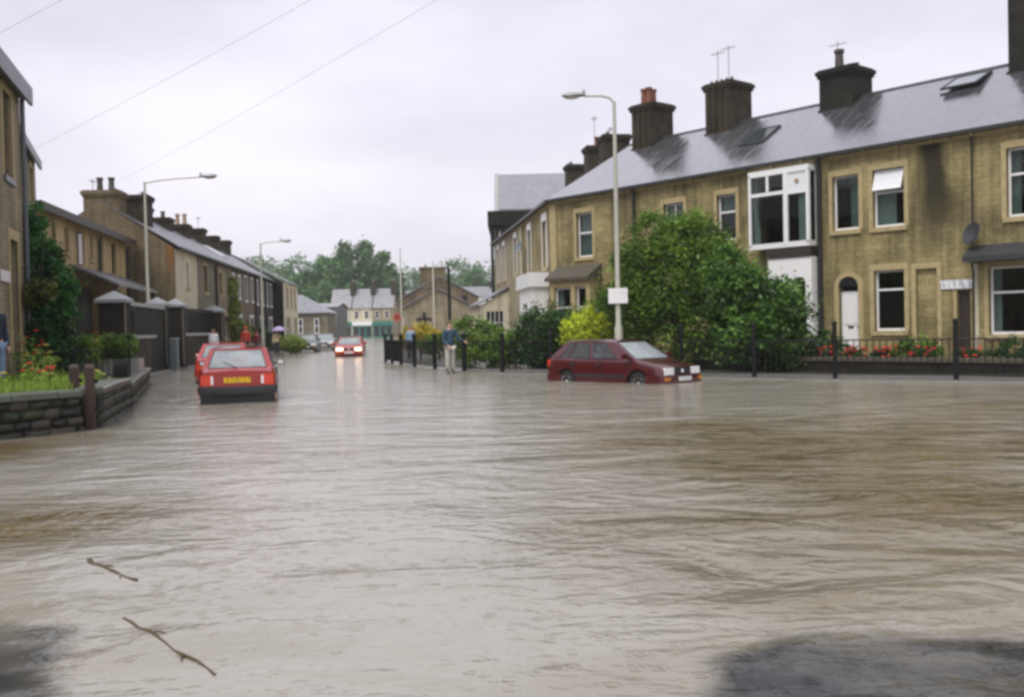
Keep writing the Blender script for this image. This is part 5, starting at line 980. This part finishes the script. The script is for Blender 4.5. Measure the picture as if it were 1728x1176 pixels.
def pole(name, label, loc, h, r, mat, sign=False, cap=True):
    p = empty(name, loc, 0, label, 'pole'); MB().lathe([(r*1.5, -.3), (r*1.5, 1.2), (r, 1.3), (r*.75, h), (r*.3, h+.05)], 10).build('column', mat, p, smooth=True); MB().box(-r*1.6, -r*1.8, .4, r*1.6, -r*1.4, .9).build('access_door', mat, p)
    if sign:
        MB().lathe([(.3, -.02), (.3, 0)], 20, (-.35, -.12, 2.5), 'y').build('round_sign', 'red_sign', p); MB().lathe([(.19, -.025), (.19, -.02)], 20, (-.35, -.12, 2.5), 'y').build('sign_face', 'pot_terracotta', p); MB().tube([(-.35, -.1, 2.5), (0, 0, 2.5)], .02, 6).build('bracket', 'lamp_grey', p)
    return p
pole('signal_pole', 'slim pale pole carrying a round red sign at the bend', (-8.84, 80, 0), 8.0, .07, 'galv_steel', True)
pole('lamp_pole', 'slim pale pole standing before the cross gable', (-5.45, 70, 0), 6.2, .07, 'galv_steel')
pole('black_pole', 'slim black pole rising above the man by the railing', (-3.74, 60, 0), 5.1, .11, 'black_iron')
tp = empty('telegraph_pole', (8.2, 6.4, 0), 0, 'wooden telegraph pole carrying the overhead wires', 'pole'); MB().lathe([(.16, -.3), (.15, 1), (.11, 9.2)], 12).build('pole', 'bark', tp, smooth=True); MB().box(-.6, -.05, 8.6, .6, .05, 8.72).build('crossarm', 'bark', tp)
for q in (-.5, 0, .5): MB().lathe([(.03, 8.72), (.05, 8.78), (.04, 8.86)], 8, (q, 0, 0)).build('insulator', 'white_paint', tp)
def wire(a, b, sag, label):
    A, B = Vector(a), Vector(b); P = [A.lerp(B, t/24) - Vector((0, 0, 4*sag*(t/24)*(1-t/24))) for t in range(25)]; P = [p-A for p in P]
    o = MB().tube(P, .004, 5).build('overhead_wire', 'wire_grey', None, smooth=True); o.location = A; tag(o, label, 'wire', 'overhead wires')
wire((-21.0, 50.0, 8.5), (8.7, 6.4, 8.8), .25, 'overhead wire running to the gable chimney of the left terrace')
wire((-15.9, 33.3, 7.75), (8.2, 6.4, 8.8), .22, 'overhead wire running to the eaves of the ivy clad house')
wire((-12.9, 23.6, 8.2), (7.7, 6.4, 8.8), -.02, 'overhead wire running to the tall roadside house')
def stick(pts, r, label):
    O = Vector(pts[0]); m = MB(); n = len(pts); m.tube([Vector(p)-O for p in pts], [r*(1-.5*i/(n-1))*(1+.15*math.sin(i*2.1)) for i in range(n)], 7)
    for q, sgn in ((n//3, 1), (2*n//3, -1)):
        b0 = Vector(pts[q])-O; dv = (Vector(pts[-1])-O).normalized(); pe = Vector((-dv.y, dv.x, 0))*sgn; m.tube([b0, b0+dv*.05+pe*.03+Vector((0, 0, .008)), b0+dv*.09+pe*.045+Vector((0, 0, .004))], [r*.4, r*.3, r*.15], 5)
    o = m.build('floating_stick', 'stick', None, smooth=True); o.location = O; tag(o, label, 'stick')
def bend(a, b, n, amp, seed):
    rs = random.Random(seed); A, B = Vector(a), Vector(b); d = (B-A); p = Vector((-d.y, d.x, 0)).normalized(); return [A+d*(k/n)+p*amp*rs.uniform(-1, 1) + Vector((0, 0, .006*rs.uniform(-1, 1))) for k in range(n+1)]
stick(bend((-2.88, 6.64, -.003), (-2.34, 6.07, -.003), 7, .014, 2), .02, 'short thick piece of brown wood floating in the flood')
stick(bend((-2.1, 5.28, -.002), (-1.34, 4.36, -.002), 10, .014, 4), .013, 'long thin brown stick floating in the flood')

# ------------------------------------------------------------------ cars
def lerp_tab(tab, x):
    xs_, zs = zip(*tab); return float(np.interp(x, xs_, zs))
def car(label, loc, heading, paint, spec, plate_front='plate_white', plate_rear='plate_yellow', lit=False, sink=.27, simple=False, group=None):
    c = empty('parked_car' if not lit else 'moving_car', (loc[0], loc[1], -sink), heading, label, 'car', group)
    W = spec['w']/2; xf, xr = spec['xf'], spec['xr']; ax = spec['axles']; wr = .30; ar = .365
    # lower body loft
    st = set(np.round(np.linspace(xr, xf, 26), 3)); 
    for a in ax: st |= set(np.round(a+ar*np.cos(np.linspace(0, math.pi, 13)), 3))
    st = sorted(st); V = []; F = []; nP = 9
    for x in st:
        e = max((x-(xf-.45))/.45, ((xr+.35)-x)/.35, 0); w = W*(1-.10*e*e) ; bel = lerp_tab(spec['belt'], x); zl = .2 + .1*e
        for a in ax:
            d = ar*ar-(x-a)**2
            if d > 0: zl = max(zl, wr + math.sqrt(d)*.98)
        z3 = max(.5, zl+.03); z4 = max(bel-.1, z3+.02)
        sec = [(0, zl), (w-.2, zl), (w-.03, zl), (w-.005, min(zl+.06, z3-.005)), (w, z3), (w-.012, z4), (w-.05, bel-.015), (w-.12, bel+.012), (0, bel+.03)]
        V += [(x, y, z) for y, z in sec] + [(x, -y, z) for y, z in sec[1:-1]]
    m_ = 16
    def vid(i, k, s): return i*m_ + (k if s > 0 or k in (0, 8) else 8+k)
    for i in range(len(st)-1):
        for k in range(8):
            F.append((vid(i, k, 1), vid(i+1, k, 1), vid(i+1, k+1, 1), vid(i, k+1, 1))); F.append((vid(i, k, -1), vid(i, k+1, -1), vid(i+1, k+1, -1), vid(i+1, k, -1)))
    for i, fl in ((0, 1), (len(st)-1, -1)): F.append(tuple([vid(i, k, 1) for k in range(9)] + [vid(i, k, -1) for k in range(7, 0, -1)]))
    body = MB().add(V, F).build('body', paint, c, smooth=True, ang=32, fix=True)
    # greenhouse
    (xc, zc), (xa, za), (xb, zb), (xd, zd) = spec['green']; wb_, wt = W-.07, spec['wt']/2
    def shell(name, P00, P10, P11, P01, ua, va, glassname, bulge=(0, 0, 0), seg=4):
        # u along P00->P10, v along P00->P01; glass cell is ua x va
        P = [Vector(p) for p in (P00, P10, P11, P01)]; bu = Vector(bulge)
        def pt(u, v): return P[0]*(1-u)*(1-v)+P[1]*u*(1-v)+P[2]*u*v+P[3]*(1-u)*v + bu*(4*u*(1-u))*(.4+.6*v)
        U = sorted({0, 1, *[q for ab in ua for q in ab]}); Vv = [0, va[0], va[1], 1]; fm = MB()
        def patch(mm, u0, u1, v0, v1):
            n = seg
            for i in range(n):
                for j in range(2): a0, a1 = u0+(u1-u0)*i/n, u0+(u1-u0)*(i+1)/n; b0, b1 = v0+(v1-v0)*j/2, v0+(v1-v0)*(j+1)/2; mm.poly([pt(a0, b0), pt(a1, b0), pt(a1, b1), pt(a0, b1)])
        for i in range(len(U)-1):
            for j in range(3):
                um = (U[i]+U[i+1])/2
                if j == 1 and any(a < um < b for a, b in ua): continue
                if U[i+1]-U[i] > 1e-4: patch(fm, U[i], U[i+1], Vv[j], Vv[j+1])
        fr = fm.build(name, paint, c, smooth=True)
        for a, b in ua:
            gm = MB(); patch(gm, a, b, va[0], va[1]); gm.build(glassname, 'glass_car' if glassname == 'side_window' else 'glass_fogged', c, smooth=True)
            rb = MB()
            for (u0, v0, u1, v1) in ((a, va[0], b, va[0]), (a, va[1], b, va[1])): rb.tube([pt(u0+(u1-u0)*k/4, v0+(v1-v0)*k/4) for k in range(5)], .012, 5)
            for u in (a, b): rb.tube([pt(u, va[0]), pt(u, (va[0]+va[1])/2), pt(u, va[1])], .012, 5)
            rb.build('window_seal', 'bumper_black', c)
    for s in (1, -1):
        q = [(xc, s*wb_, zc), (xd, s*wb_, zd), (xb, s*wt, zb), (xa, s*wt, za)]
        if s < 0: pass
        shell('side_frame', *q, spec['sidewin'], (.03, .90), 'side_window', (0, s*.02, 0))
    shell('screen_frame', (xc, wb_, zc), (xc, -wb_, zc), (xa, -wt, za), (xa, wt, za), [(.055, .945)], (.04, .94), 'windscreen', (.11, 0, 0), 8)
    shell('tail_frame', (xd, wb_, zd), (xd, -wb_, zd), (xb, -wt, zb), (xb, wt, zb), [(.09, .91)], (.06, .9), 'rear_window', (-.06, 0, 0), 8)
    rm_ = MB(); n = 8
    def rp_(u, v): x = xa+(xb-xa)*u; y = wt*(1-2*v); z = za+(zb-za)*u+.045*(1-(2*v-1)**4)+.02*math.sin(math.pi*u); x += (.11*(1-u)-.06*u)*4*v*(1-v)*.99*(1 if 1 else 0)*(1-u if u < .5 else u); return (x, y, z-.003)
    for i in range(n):
        for j in range(n): rm_.poly([rp_(i/n, j/n), rp_((i+1)/n, j/n), rp_((i+1)/n, (j+1)/n), rp_(i/n, (j+1)/n)])
    rm_.build('roof_panel', paint, c, smooth=True)
    # wheels
    for x in ax:
        for s in (1, -1):
            y0 = s*(W-.19); y1 = s*(W-.01)
            w = MB().lathe([(wr*.55, y0), (wr*.93, y0), (wr, y0+s*.03), (wr, y1-s*.03), (wr*.93, y1), (wr*.66, y1), (wr*.62, y1-s*.03)], 20, (x, 0, wr), 'y').build('wheel', 'tyre', c, smooth=True, fix=True)
            MB().lathe([(wr*.66, y1-s*.03), (wr*.6, y1-s*.008), (wr*.5, y1-s*.04), (wr*.2, y1-s*.03), (wr*.14, y1-s*.005), (.01, y1-s*.005)], 16, (x, 0, wr), 'y').build('rim', 'rim_silver', w, smooth=True, fix=True)
            MB().box(x-ar, min(s*(W-.55), s*(W-.2)), .25, x+ar, max(s*(W-.55), s*(W-.2)), .7).build('wheel_well', 'bumper_black', c)
    # bumpers
    def bumper(xe, sgn, z0, z1, name):
        P = [(xe-sgn*.5, W+.012), (xe-sgn*.2, W+.012), (xe-sgn*.0, W-.05), (xe+sgn*.07, W-.3), (xe+sgn*.09, 0)]; P = P + [(x, -y) for x, y in P[-2::-1]]; m = MB(); V = []; F = []
        for x, y in P:
            k = .96; V += [(x, y, z0), (x+sgn*.015, y*1.008, (z0+z1)/2), (x, y, z1), (x-sgn*.12, y*.9, z1), (x-sgn*.12, y*.9, z0)]
        for i in range(len(P)-1):
            for j in range(5): F.append((i*5+j, i*5+(j+1) % 5, (i+1)*5+(j+1) % 5, (i+1)*5+j))
        F += [(0, 1, 2, 3, 4), tuple(range((len(P)-1)*5, len(P)*5))]; m.add(V, F); return m.build(name, spec.get('bumper', 'bumper_black'), c, smooth=True, ang=50, fix=True)
    bz = spec['bz']
    bf = bumper(xf, 1, bz[0], bz[1], 'front_bumper')
    if 'bumper' not in spec:
        vm = MB(); vm.box(xr-.05, -W+.06, .14, xr+.4, W-.06, bz[0]+.01); vm.build('rear_valance', 'tyre', c)
    br_ = bumper(xr, -1, bz[0], bz[1], 'rear_bumper')
    # lamps and plates
    fz = spec['hl']; 
    for s in (1, -1):
        m = MB(); V = [(xf+.008, s*(W-.10), fz[0]), (xf+.014, s*(W-.48), fz[0]), (xf+.010, s*(W-.48), fz[1]), (xf+.004, s*(W-.12), fz[1])]; m.prism(V, (.012, 0, 0)); m.prism([(x-.05, y, z) for x, y, z in V], (.05, 0, 0)); m.build('headlight', 'headlamp_lit' if lit else 'lens_clear', c, fix=True)
        MB().box(xf-.05, min(s*(W-.09), s*(W-.34)), bz[1]-.13, xf+.075, max(s*(W-.09), s*(W-.34)), bz[1]-.05).build('indicator', 'lens_amber', c)
        t0, t1 = spec['tl']; xt = spec.get('xt', xr)
        m = MB(); m.box(xt-.025, min(s*(W-.07), s*(W-.07-spec['tw'])), t0, xt+.08, max(s*(W-.07), s*(W-.07-spec['tw'])), t1); t = m.build('tail_light', 'lens_red', c)
        MB().box(xt-.03, min(s*(W-.07-spec['tw']), s*(W-.02-spec['tw']-.0)), t0+.02, xt+.05, max(s*(W-.07-spec['tw']), s*(W-.02-spec['tw'])), t1-.02).build('reversing_lamp', 'lens_clear', t)
        m = MB(); xm, zm = xc-.18, zc+.08; m.box(xm-.06, min(s*(W+.0), s*(W+.17)), zm-.05, xm+.05, max(s*(W+.0), s*(W+.17)), zm+.07); m.prism([(xm-.04, s*(W-.1), zm-.05), (xm+.03, s*(W-.1), zm-.05), (xm+.02, s*(W+.01), zm-.03), (xm-.04, s*(W+.01), zm-.03)], (0, 0, .04)); mi = m.build('door_mirror', 'bumper_black' if 'bumper' not in spec else paint, c); MB().box(xm-.064, min(s*(W+.02), s*(W+.15)), zm-.03, xm-.06, max(s*(W+.02), s*(W+.15)), zm+.05).build('mirror_glass', 'lens_clear', mi)
        for xq in spec['handles']: MB().box(xq-.09, min(s*(W-.02), s*(W+.018)), lerp_tab(spec['belt'], xq)-.17, xq+.09, max(s*(W-.02), s*(W+.018)), lerp_tab(spec['belt'], xq)-.12).build('door_handle', 'bumper_black', c)
        for xq in spec['seams']: MB().box(xq-.006, min(s*(W-.03), s*(W+.003)), .3, xq+.006, max(s*(W-.03), s*(W+.003)), lerp_tab(spec['belt'], xq)-.04).build('door_seam', 'bumper_black', c)
        MB().box(ax[0]+ar+.03, min(s*(W-.02), s*(W+.014)), .46, ax[1]-ar-.03, max(s*(W-.02), s*(W+.014)), .53).build('side_moulding', 'bumper_black', c)
    MB().box(xf-.03, -(W-.5), fz[0]+.01, xf+.012, W-.5, fz[1]-.01).build('grille', 'bumper_black', c)
    MB().lathe([(.05, xf+.012), (.05, xf+.02)], 14, (0, 0, (fz[0]+fz[1])/2), 'x').build('badge', 'lens_clear', c)
    MB().box(xf+.085, -.26, bz[1]-.15, xf+.11, .26, bz[1]-.04).build('front_plate', plate_front, c)
    pz = spec['pz']; MB().box(spec.get('xt', xr)-.02, -.28, pz, spec.get('xt', xr)+.06, .28, pz+.115).build('rear_plate', plate_rear, c)
    # cabin
    for s in (.36, -.36):
        m = MB(); m.box(-.35, s-.24, .45, .15, s+.24, .62); m.prism([(-.36, s-.23, .6), (-.22, s-.23, .6), (-.38, s-.2, 1.08), (-.48, s-.2, 1.08)], (0, .46, 0)); m.prism([(-.42, s-.12, 1.1), (-.34, s-.12, 1.1), (-.38, s-.1, 1.27), (-.45, s-.1, 1.27)], (0, .24, 0)); m.build('front_seat', 'seat_dark', c, fix=True)
    m = MB(); m.prism([(xd+.55, -W+.25, .6), (xd+.7, -W+.25, .6), (xd+.55, -W+.25, 1.02), (xd+.45, -W+.25, 1.02)], (0, 2*W-.5, 0)); m.build('rear_seat', 'seat_dark', c, fix=True)
    MB().box(xd+.05, -W+.15, zd-.08, xd+.55, W-.15, zd-.05).build('parcel_shelf', 'seat_dark', c)
    MB().box(xc-.45, -W+.12, zc-.2, xc-.05, W-.12, zc-.02).build('dashboard', 'seat_dark', c)
    sw = MB(); sw.tube([(xc-.55, -.36+.18*math.cos(k*.5236), zc-.08+.17*math.sin(k*.5236)) for k in range(13)], .015, 6); sw.build('steering_wheel', 'bumper_black', c)
    MB().tube([(xc-.02, .5, zc+.02), (xc-.06, -.1, zc+.04)], .012, 5).build('wiper', 'bumper_black', c); MB().tube([(xd-.03, 0, zd+.02), (xd+.07, .3, zd+.16)], .012, 5).build('rear_wiper', 'bumper_black', c)
    return c
GOLF = dict(w=1.70, xf=1.98, xr=-1.98, axles=(-1.27, 1.2), belt=[(-1.98, .88), (-1.9, .97), (-1.0, .93), (.9, .92), (1.1, .9), (1.9, .74), (1.98, .7)], green=((1.08, .91), (.3, 1.38), (-1.35, 1.40), (-1.86, .97)), wt=1.22, sidewin=[(.20, .47), (.515, .76), (.79, .885)], bz=(.26, .52), hl=(.53, .71), tl=(.72, .9), tw=.2, xt=-1.95, pz=.66, handles=(-.1, -1.0), seams=(1.0, .02, -.95), bumper='paint_maroon')
HATCH = dict(w=1.66, xf=1.95, xr=-1.95, axles=(-1.22, 1.2), belt=[(-1.95, .86), (-1.85, .93), (-1.0, .92), (.9, .89), (1.2, .87), (1.9, .74), (1.95, .7)], green=((1.1, .89), (.35, 1.34), (-1.1, 1.36), (-1.82, .92)), wt=1.2, sidewin=[(.2, .52), (.565, .86)], bz=(.38, .55), hl=(.56, .70), tl=(.58, .80), tw=.26, xt=-1.945, pz=.63, handles=(-.1,), seams=(1.0, -.25))
HATCH2 = dict(HATCH, bumper='paint_red2')
DIRV = Vector((.70, -.715, 0)).normalized()
n_ = Vector((.715, .70, 0)); mid = (Vector((3.05, 25.42, 0))+Vector((1.32, 27.15, 0)))/2 + n_*.82 + DIRV*.2
car('maroon hatchback parked by the railing, standing in flood water', (mid.x, mid.y), math.atan2(DIRV.y, DIRV.x), 'paint_maroon', GOLF, sink=.32)
car('red hatchback seen from behind with yellow number plate, bumper in the water', (-6.4, 23.4), R(90+13), 'paint_red', HATCH, sink=.19)
car('red hatchback parked just in front of the one with the yellow plate', (-9.22, 32.0), R(90+13), 'paint_red2', HATCH2, sink=.16)
car('red car driving through the flood with its headlights lit', (-9.75, 60.0), R(-90+6), 'paint_red2', HATCH2, sink=.2, lit=True)
car('dark car parked by the far left pavement past the lime bush', (-15.3, 74.5), R(-83), 'paint_dark', dict(HATCH, bumper='paint_dark'), sink=.05)
car('silver-grey car parked beyond the dark one on the far left', (-15.15, 80.5), R(-83), 'paint_silver', dict(HATCH, bumper='bumper_black'), sink=.05)

# ------------------------------------------------------------------ people
def skin_obj(name, pts, edges, rad, mat, parent, sub=1):
    me = bpy.data.meshes.new(name); me.from_pydata(pts, edges, []); o = link(name, me, mat, parent)
    s = o.modifiers.new('skin', 'SKIN'); s.use_smooth_shade = True; o.modifiers.new('sub', 'SUBSURF').levels = sub; o.modifiers['sub'].render_levels = sub
    for i, r in enumerate(rad): me.skin_vertices[0].data[i].radius = (r, r) if not isinstance(r, tuple) else r
    me.skin_vertices[0].data[0].use_root = True
    return o
def person(label, loc, rz, H, top, legs, hair, boots='boot_black', arms=None, hood=False, coat_len=.50, wide=1.0):
    """faces local -y; arms = ((elbow),(wrist)) per side in fractions of height"""
    p = empty('person', loc, rz, label, 'person'); h = H
    arms = arms or (((.125, .0, .63), (.13, -.04, .48)), ((.125, .0, .63), (.13, -.04, .48)))
    V = [(0, 0, .53*h), (0, -.005*h, .62*h), (0, 0, .74*h), (0, .005*h, .82*h), (0, .0, .865*h), (0, -.012*h, .91*h), (0, -.012*h, .965*h)]; E = [(0, 1), (1, 2), (2, 3), (3, 4), (4, 5), (5, 6)]
    Rr = [(.085*h, .062*h), (.075*h, .055*h), (.088*h, .06*h), (.06*h, .045*h), (.03*h, .03*h), (.043*h, .052*h), (.036*h, .044*h)]
    hands = []
    for s, (el, wr) in zip((1, -1), arms):
        b = len(V); V += [(s*.1*h, 0, .805*h), (s*el[0]*h, el[1]*h, el[2]*h), (s*wr[0]*h, wr[1]*h, wr[2]*h)]; E += [(3, b), (b, b+1), (b+1, b+2)]; Rr += [.036*h, .027*h, .018*h]; hands.append((V[b+1], V[b+2], s))
    for s in (1, -1):
        b = len(V); V += [(s*.05*h, 0, .50*h), (s*.055*h, -.012*h, .28*h), (s*.058*h, .005*h, .055*h), (s*.062*h, -.075*h, .022*h)]; E += [(0, b), (b, b+1), (b+1, b+2), (b+2, b+3)]; Rr += [.052*h, .036*h, .024*h, .02*h]
    skin_obj('body', V, E, Rr, 'skin', p)
    # jacket and trousers follow the same bones, a little thicker
    JV = [(0, 0, coat_len*h), (0, -.005*h, .62*h), (0, 0, .74*h), (0, .005*h, .825*h), (0, .003*h, .85*h)]; JE = [(0, 1), (1, 2), (2, 3), (3, 4)]; JR = [(.1*h*wide, .075*h*wide), (.092*h*wide, .07*h), (.1*h, .072*h), (.07*h, .055*h), (.038*h, .038*h)]
    for s, (el, wr) in zip((1, -1), arms):
        b = len(JV); JV += [(s*.105*h, 0, .805*h), (s*el[0]*h, el[1]*h, el[2]*h), (s*wr[0]*h, wr[1]*h, wr[2]*h)]; JE += [(3, b), (b, b+1), (b+1, b+2)]; JR += [.046*h, .037*h, .028*h]
    skin_obj('jacket', JV, JE, JR, top, p)
    TV = [(0, 0, .535*h)]; TE = []; TRr = [(.09*h, .066*h)]
    for s in (1, -1):
        b = len(TV); TV += [(s*.052*h, 0, .49*h), (s*.056*h, -.012*h, .28*h), (s*.058*h, .004*h, .06*h)]; TE += [(0, b), (b, b+1), (b+1, b+2)]; TRr += [.062*h, .048*h, .038*h]
    skin_obj('trousers', TV, TE, TRr, legs, p)
    for s in (1, -1): skin_obj('boot', [(s*.058*h, .005*h, .16*h), (s*.058*h, .004*h, .05*h), (s*.06*h, -.03*h, .025*h), (s*.063*h, -.085*h, .02*h)], [(0, 1), (1, 2), (2, 3)], [.042*h, .034*h, .03*h, .025*h], boots, p)
    hz = .935*h; m = MB(); hr = .055*h
    hm = MB(); hm.ell((0, .008*h, hz+.012*h), (hr*.93, hr*1.08, hr*1.12), 14, 10)
    if hood: hm = MB(); hm.ell((0, .012*h, hz), (hr*1.25, hr*1.25, hr*1.35), 14, 10); hm.build('hood', top, p, smooth=True)
    else:
        hm = MB(); V = []; F = []
        for j in range(7):
            ph = R(4+j*16)
            for i in range(14):
                t = 2*math.pi*i/14; lim = 1.0; y = math.sin(t); zz = math.cos(ph) if y > -.35 or ph < R(62) else max(math.cos(ph), .42)
                V.append((hr*1.0*math.sin(ph)*math.cos(t), .008*h+hr*1.12*math.sin(ph)*y, hz+.012*h+hr*1.15*zz))
        for j in range(6):
            for i in range(14): F.append((j*14+i, j*14+(i+1) % 14, (j+1)*14+(i+1) % 14, (j+1)*14+i))
        F.append(tuple(range(14))); hm.add(V, F); hm.build('hair', hair, p, smooth=True)
    f = MB(); f.ell((0, -.012*h-.05*h, hz-.008*h), (.008*h, .012*h, .012*h), 8, 6)
    for s in (1, -1): f.ell((s*.046*h, -.008*h, hz-.008*h), (.007*h, .012*h, .018*h), 8, 6)
    f.build('nose_and_ears', 'skin', p, smooth=True)
    ey = MB(); ey.ell((.018*h, -.054*h, hz+.004*h), (.008*h, .004*h, .005*h), 8, 5); ey.ell((-.018*h, -.054*h, hz+.004*h), (.008*h, .004*h, .005*h), 8, 5); ey.build('eyes', 'iris', p, smooth=True)
    mo = MB(); mo.ell((0, -.053*h, hz-.03*h), (.014*h, .005*h, .004*h), 8, 5); mo.build('mouth', 'lip', p, smooth=True)
    for el, wr, s in hands:
        d = (Vector(wr)-Vector(el)).normalized(); side = d.cross(Vector((1, 0, 0))).normalized() if abs(d.x) < .9 else Vector((0, -1, 0)); nn = d.cross(side).normalized(); W_ = Vector(wr); m = MB(); k = h/1.75
        m.tube([W_-d*.02*k, W_+d*.03*k, W_+d*.085*k], [.024*k, .036*k, .034*k], 8)
        for q, L in ((-.03, .06), (-.01, .075), (.01, .08), (.03, .068)):
            a = W_+d*.075*k+side*q*k; m.tube([a, a+d*L*.55*k+nn*.008*k, a+d*L*.9*k+nn*.03*k], [.0095*k, .009*k, .007*k], 6)
        a = W_+d*.02*k-side*.03*k; m.tube([a, a-side*.03*k+d*.03*k, a-side*.035*k+d*.06*k+nn*.015*k], [.012*k, .011*k, .008*k], 6); m.build('hand', 'skin', p, smooth=True)
    return p
person('man in blue jacket and pale trousers holding the curved railing', (-2.1, 33.35, .0), R(35), 1.74, 'blue_jacket', 'stone_trousers', 'hair_brown', arms=(((.17, -.06, .66), (.27, -.1, .61)), ((.12, .02, .63), (.1, -.1, .53))), coat_len=.47)
person('person in dark top and blue jeans standing in the left garden', (-10.24, 19.7, .45), R(70), 1.86, 'navy_cloth', 'denim', 'hair_brown', coat_len=.5)
person('person in a hooded red coat on the far left pavement', (-16.15, 60.3, .06), R(20), 1.85, 'red_coat', 'dark_trousers', 'hair_brown', hood=True, coat_len=.34, wide=1.1)
person('person in a hooded maroon coat beside the one in red', (-16.05, 62.6, .06), R(-10), 1.6, 'maroon_coat', 'dark_trousers', 'hair_brown', hood=True, coat_len=.34)
person('person in white coat behind the parked red cars', (-15.3, 51.0, .06), R(40), 1.72, 'white_coat', 'stone_trousers', 'hair_brown', coat_len=.34, wide=1.2)
person('person in cream coat under a lilac umbrella by the lime bush', (-14.95, 63.2, .06), R(10), 1.62, 'cream_coat', 'dark_trousers', 'hair_brown', coat_len=.42, wide=1.15, arms=(((.14, -.05, .68), (.1, -.12, .76)), ((.125, 0, .63), (.13, -.04, .48))))
u = empty('umbrella', (-14.74, 63.0, 1.25), 0, 'small lilac umbrella held over the person in cream', 'umbrella'); MB().tube([(0, 0, -.1), (0, 0, .62)], .01, 6).build('shaft', 'black_iron', u); MB().lathe([(.46, .36), (.4, .47), (.25, .58), (.05, .64), (.01, .65)], 8).build('canopy', 'lilac_cloth', u); MB().lathe([(.012, .64), (.008, .7)], 6).build('tip', 'black_iron', u)
person('person in pale blue coat standing behind the curved railing', (-4.75, 46.6, .06), R(-20), 1.62, 'denim', 'dark_trousers', 'hair_grey', coat_len=.45)

# ------------------------------------------------------------------ rain haze
hz_ = MB().box(-300, -30, -1.6, 300, 425, 34).build('haze', None); tag(hz_, 'thin grey rain haze filling the valley air', 'haze', kind='stuff')
hm_ = bpy.data.materials.new('rain_haze'); hm_.use_nodes = True; nt = hm_.node_tree; nt.nodes.clear(); ho = N(nt, 'ShaderNodeOutputMaterial'); pvn = N(nt, 'ShaderNodeVolumePrincipled')
pvn.inputs['Color'].default_value = (.97, .985, 1, 1); pvn.inputs['Density'].default_value = .00035; pvn.inputs['Anisotropy'].default_value = .2; nt.links.new(pvn.outputs[0], ho.inputs['Volume']); hz_.data.materials.append(hm_)
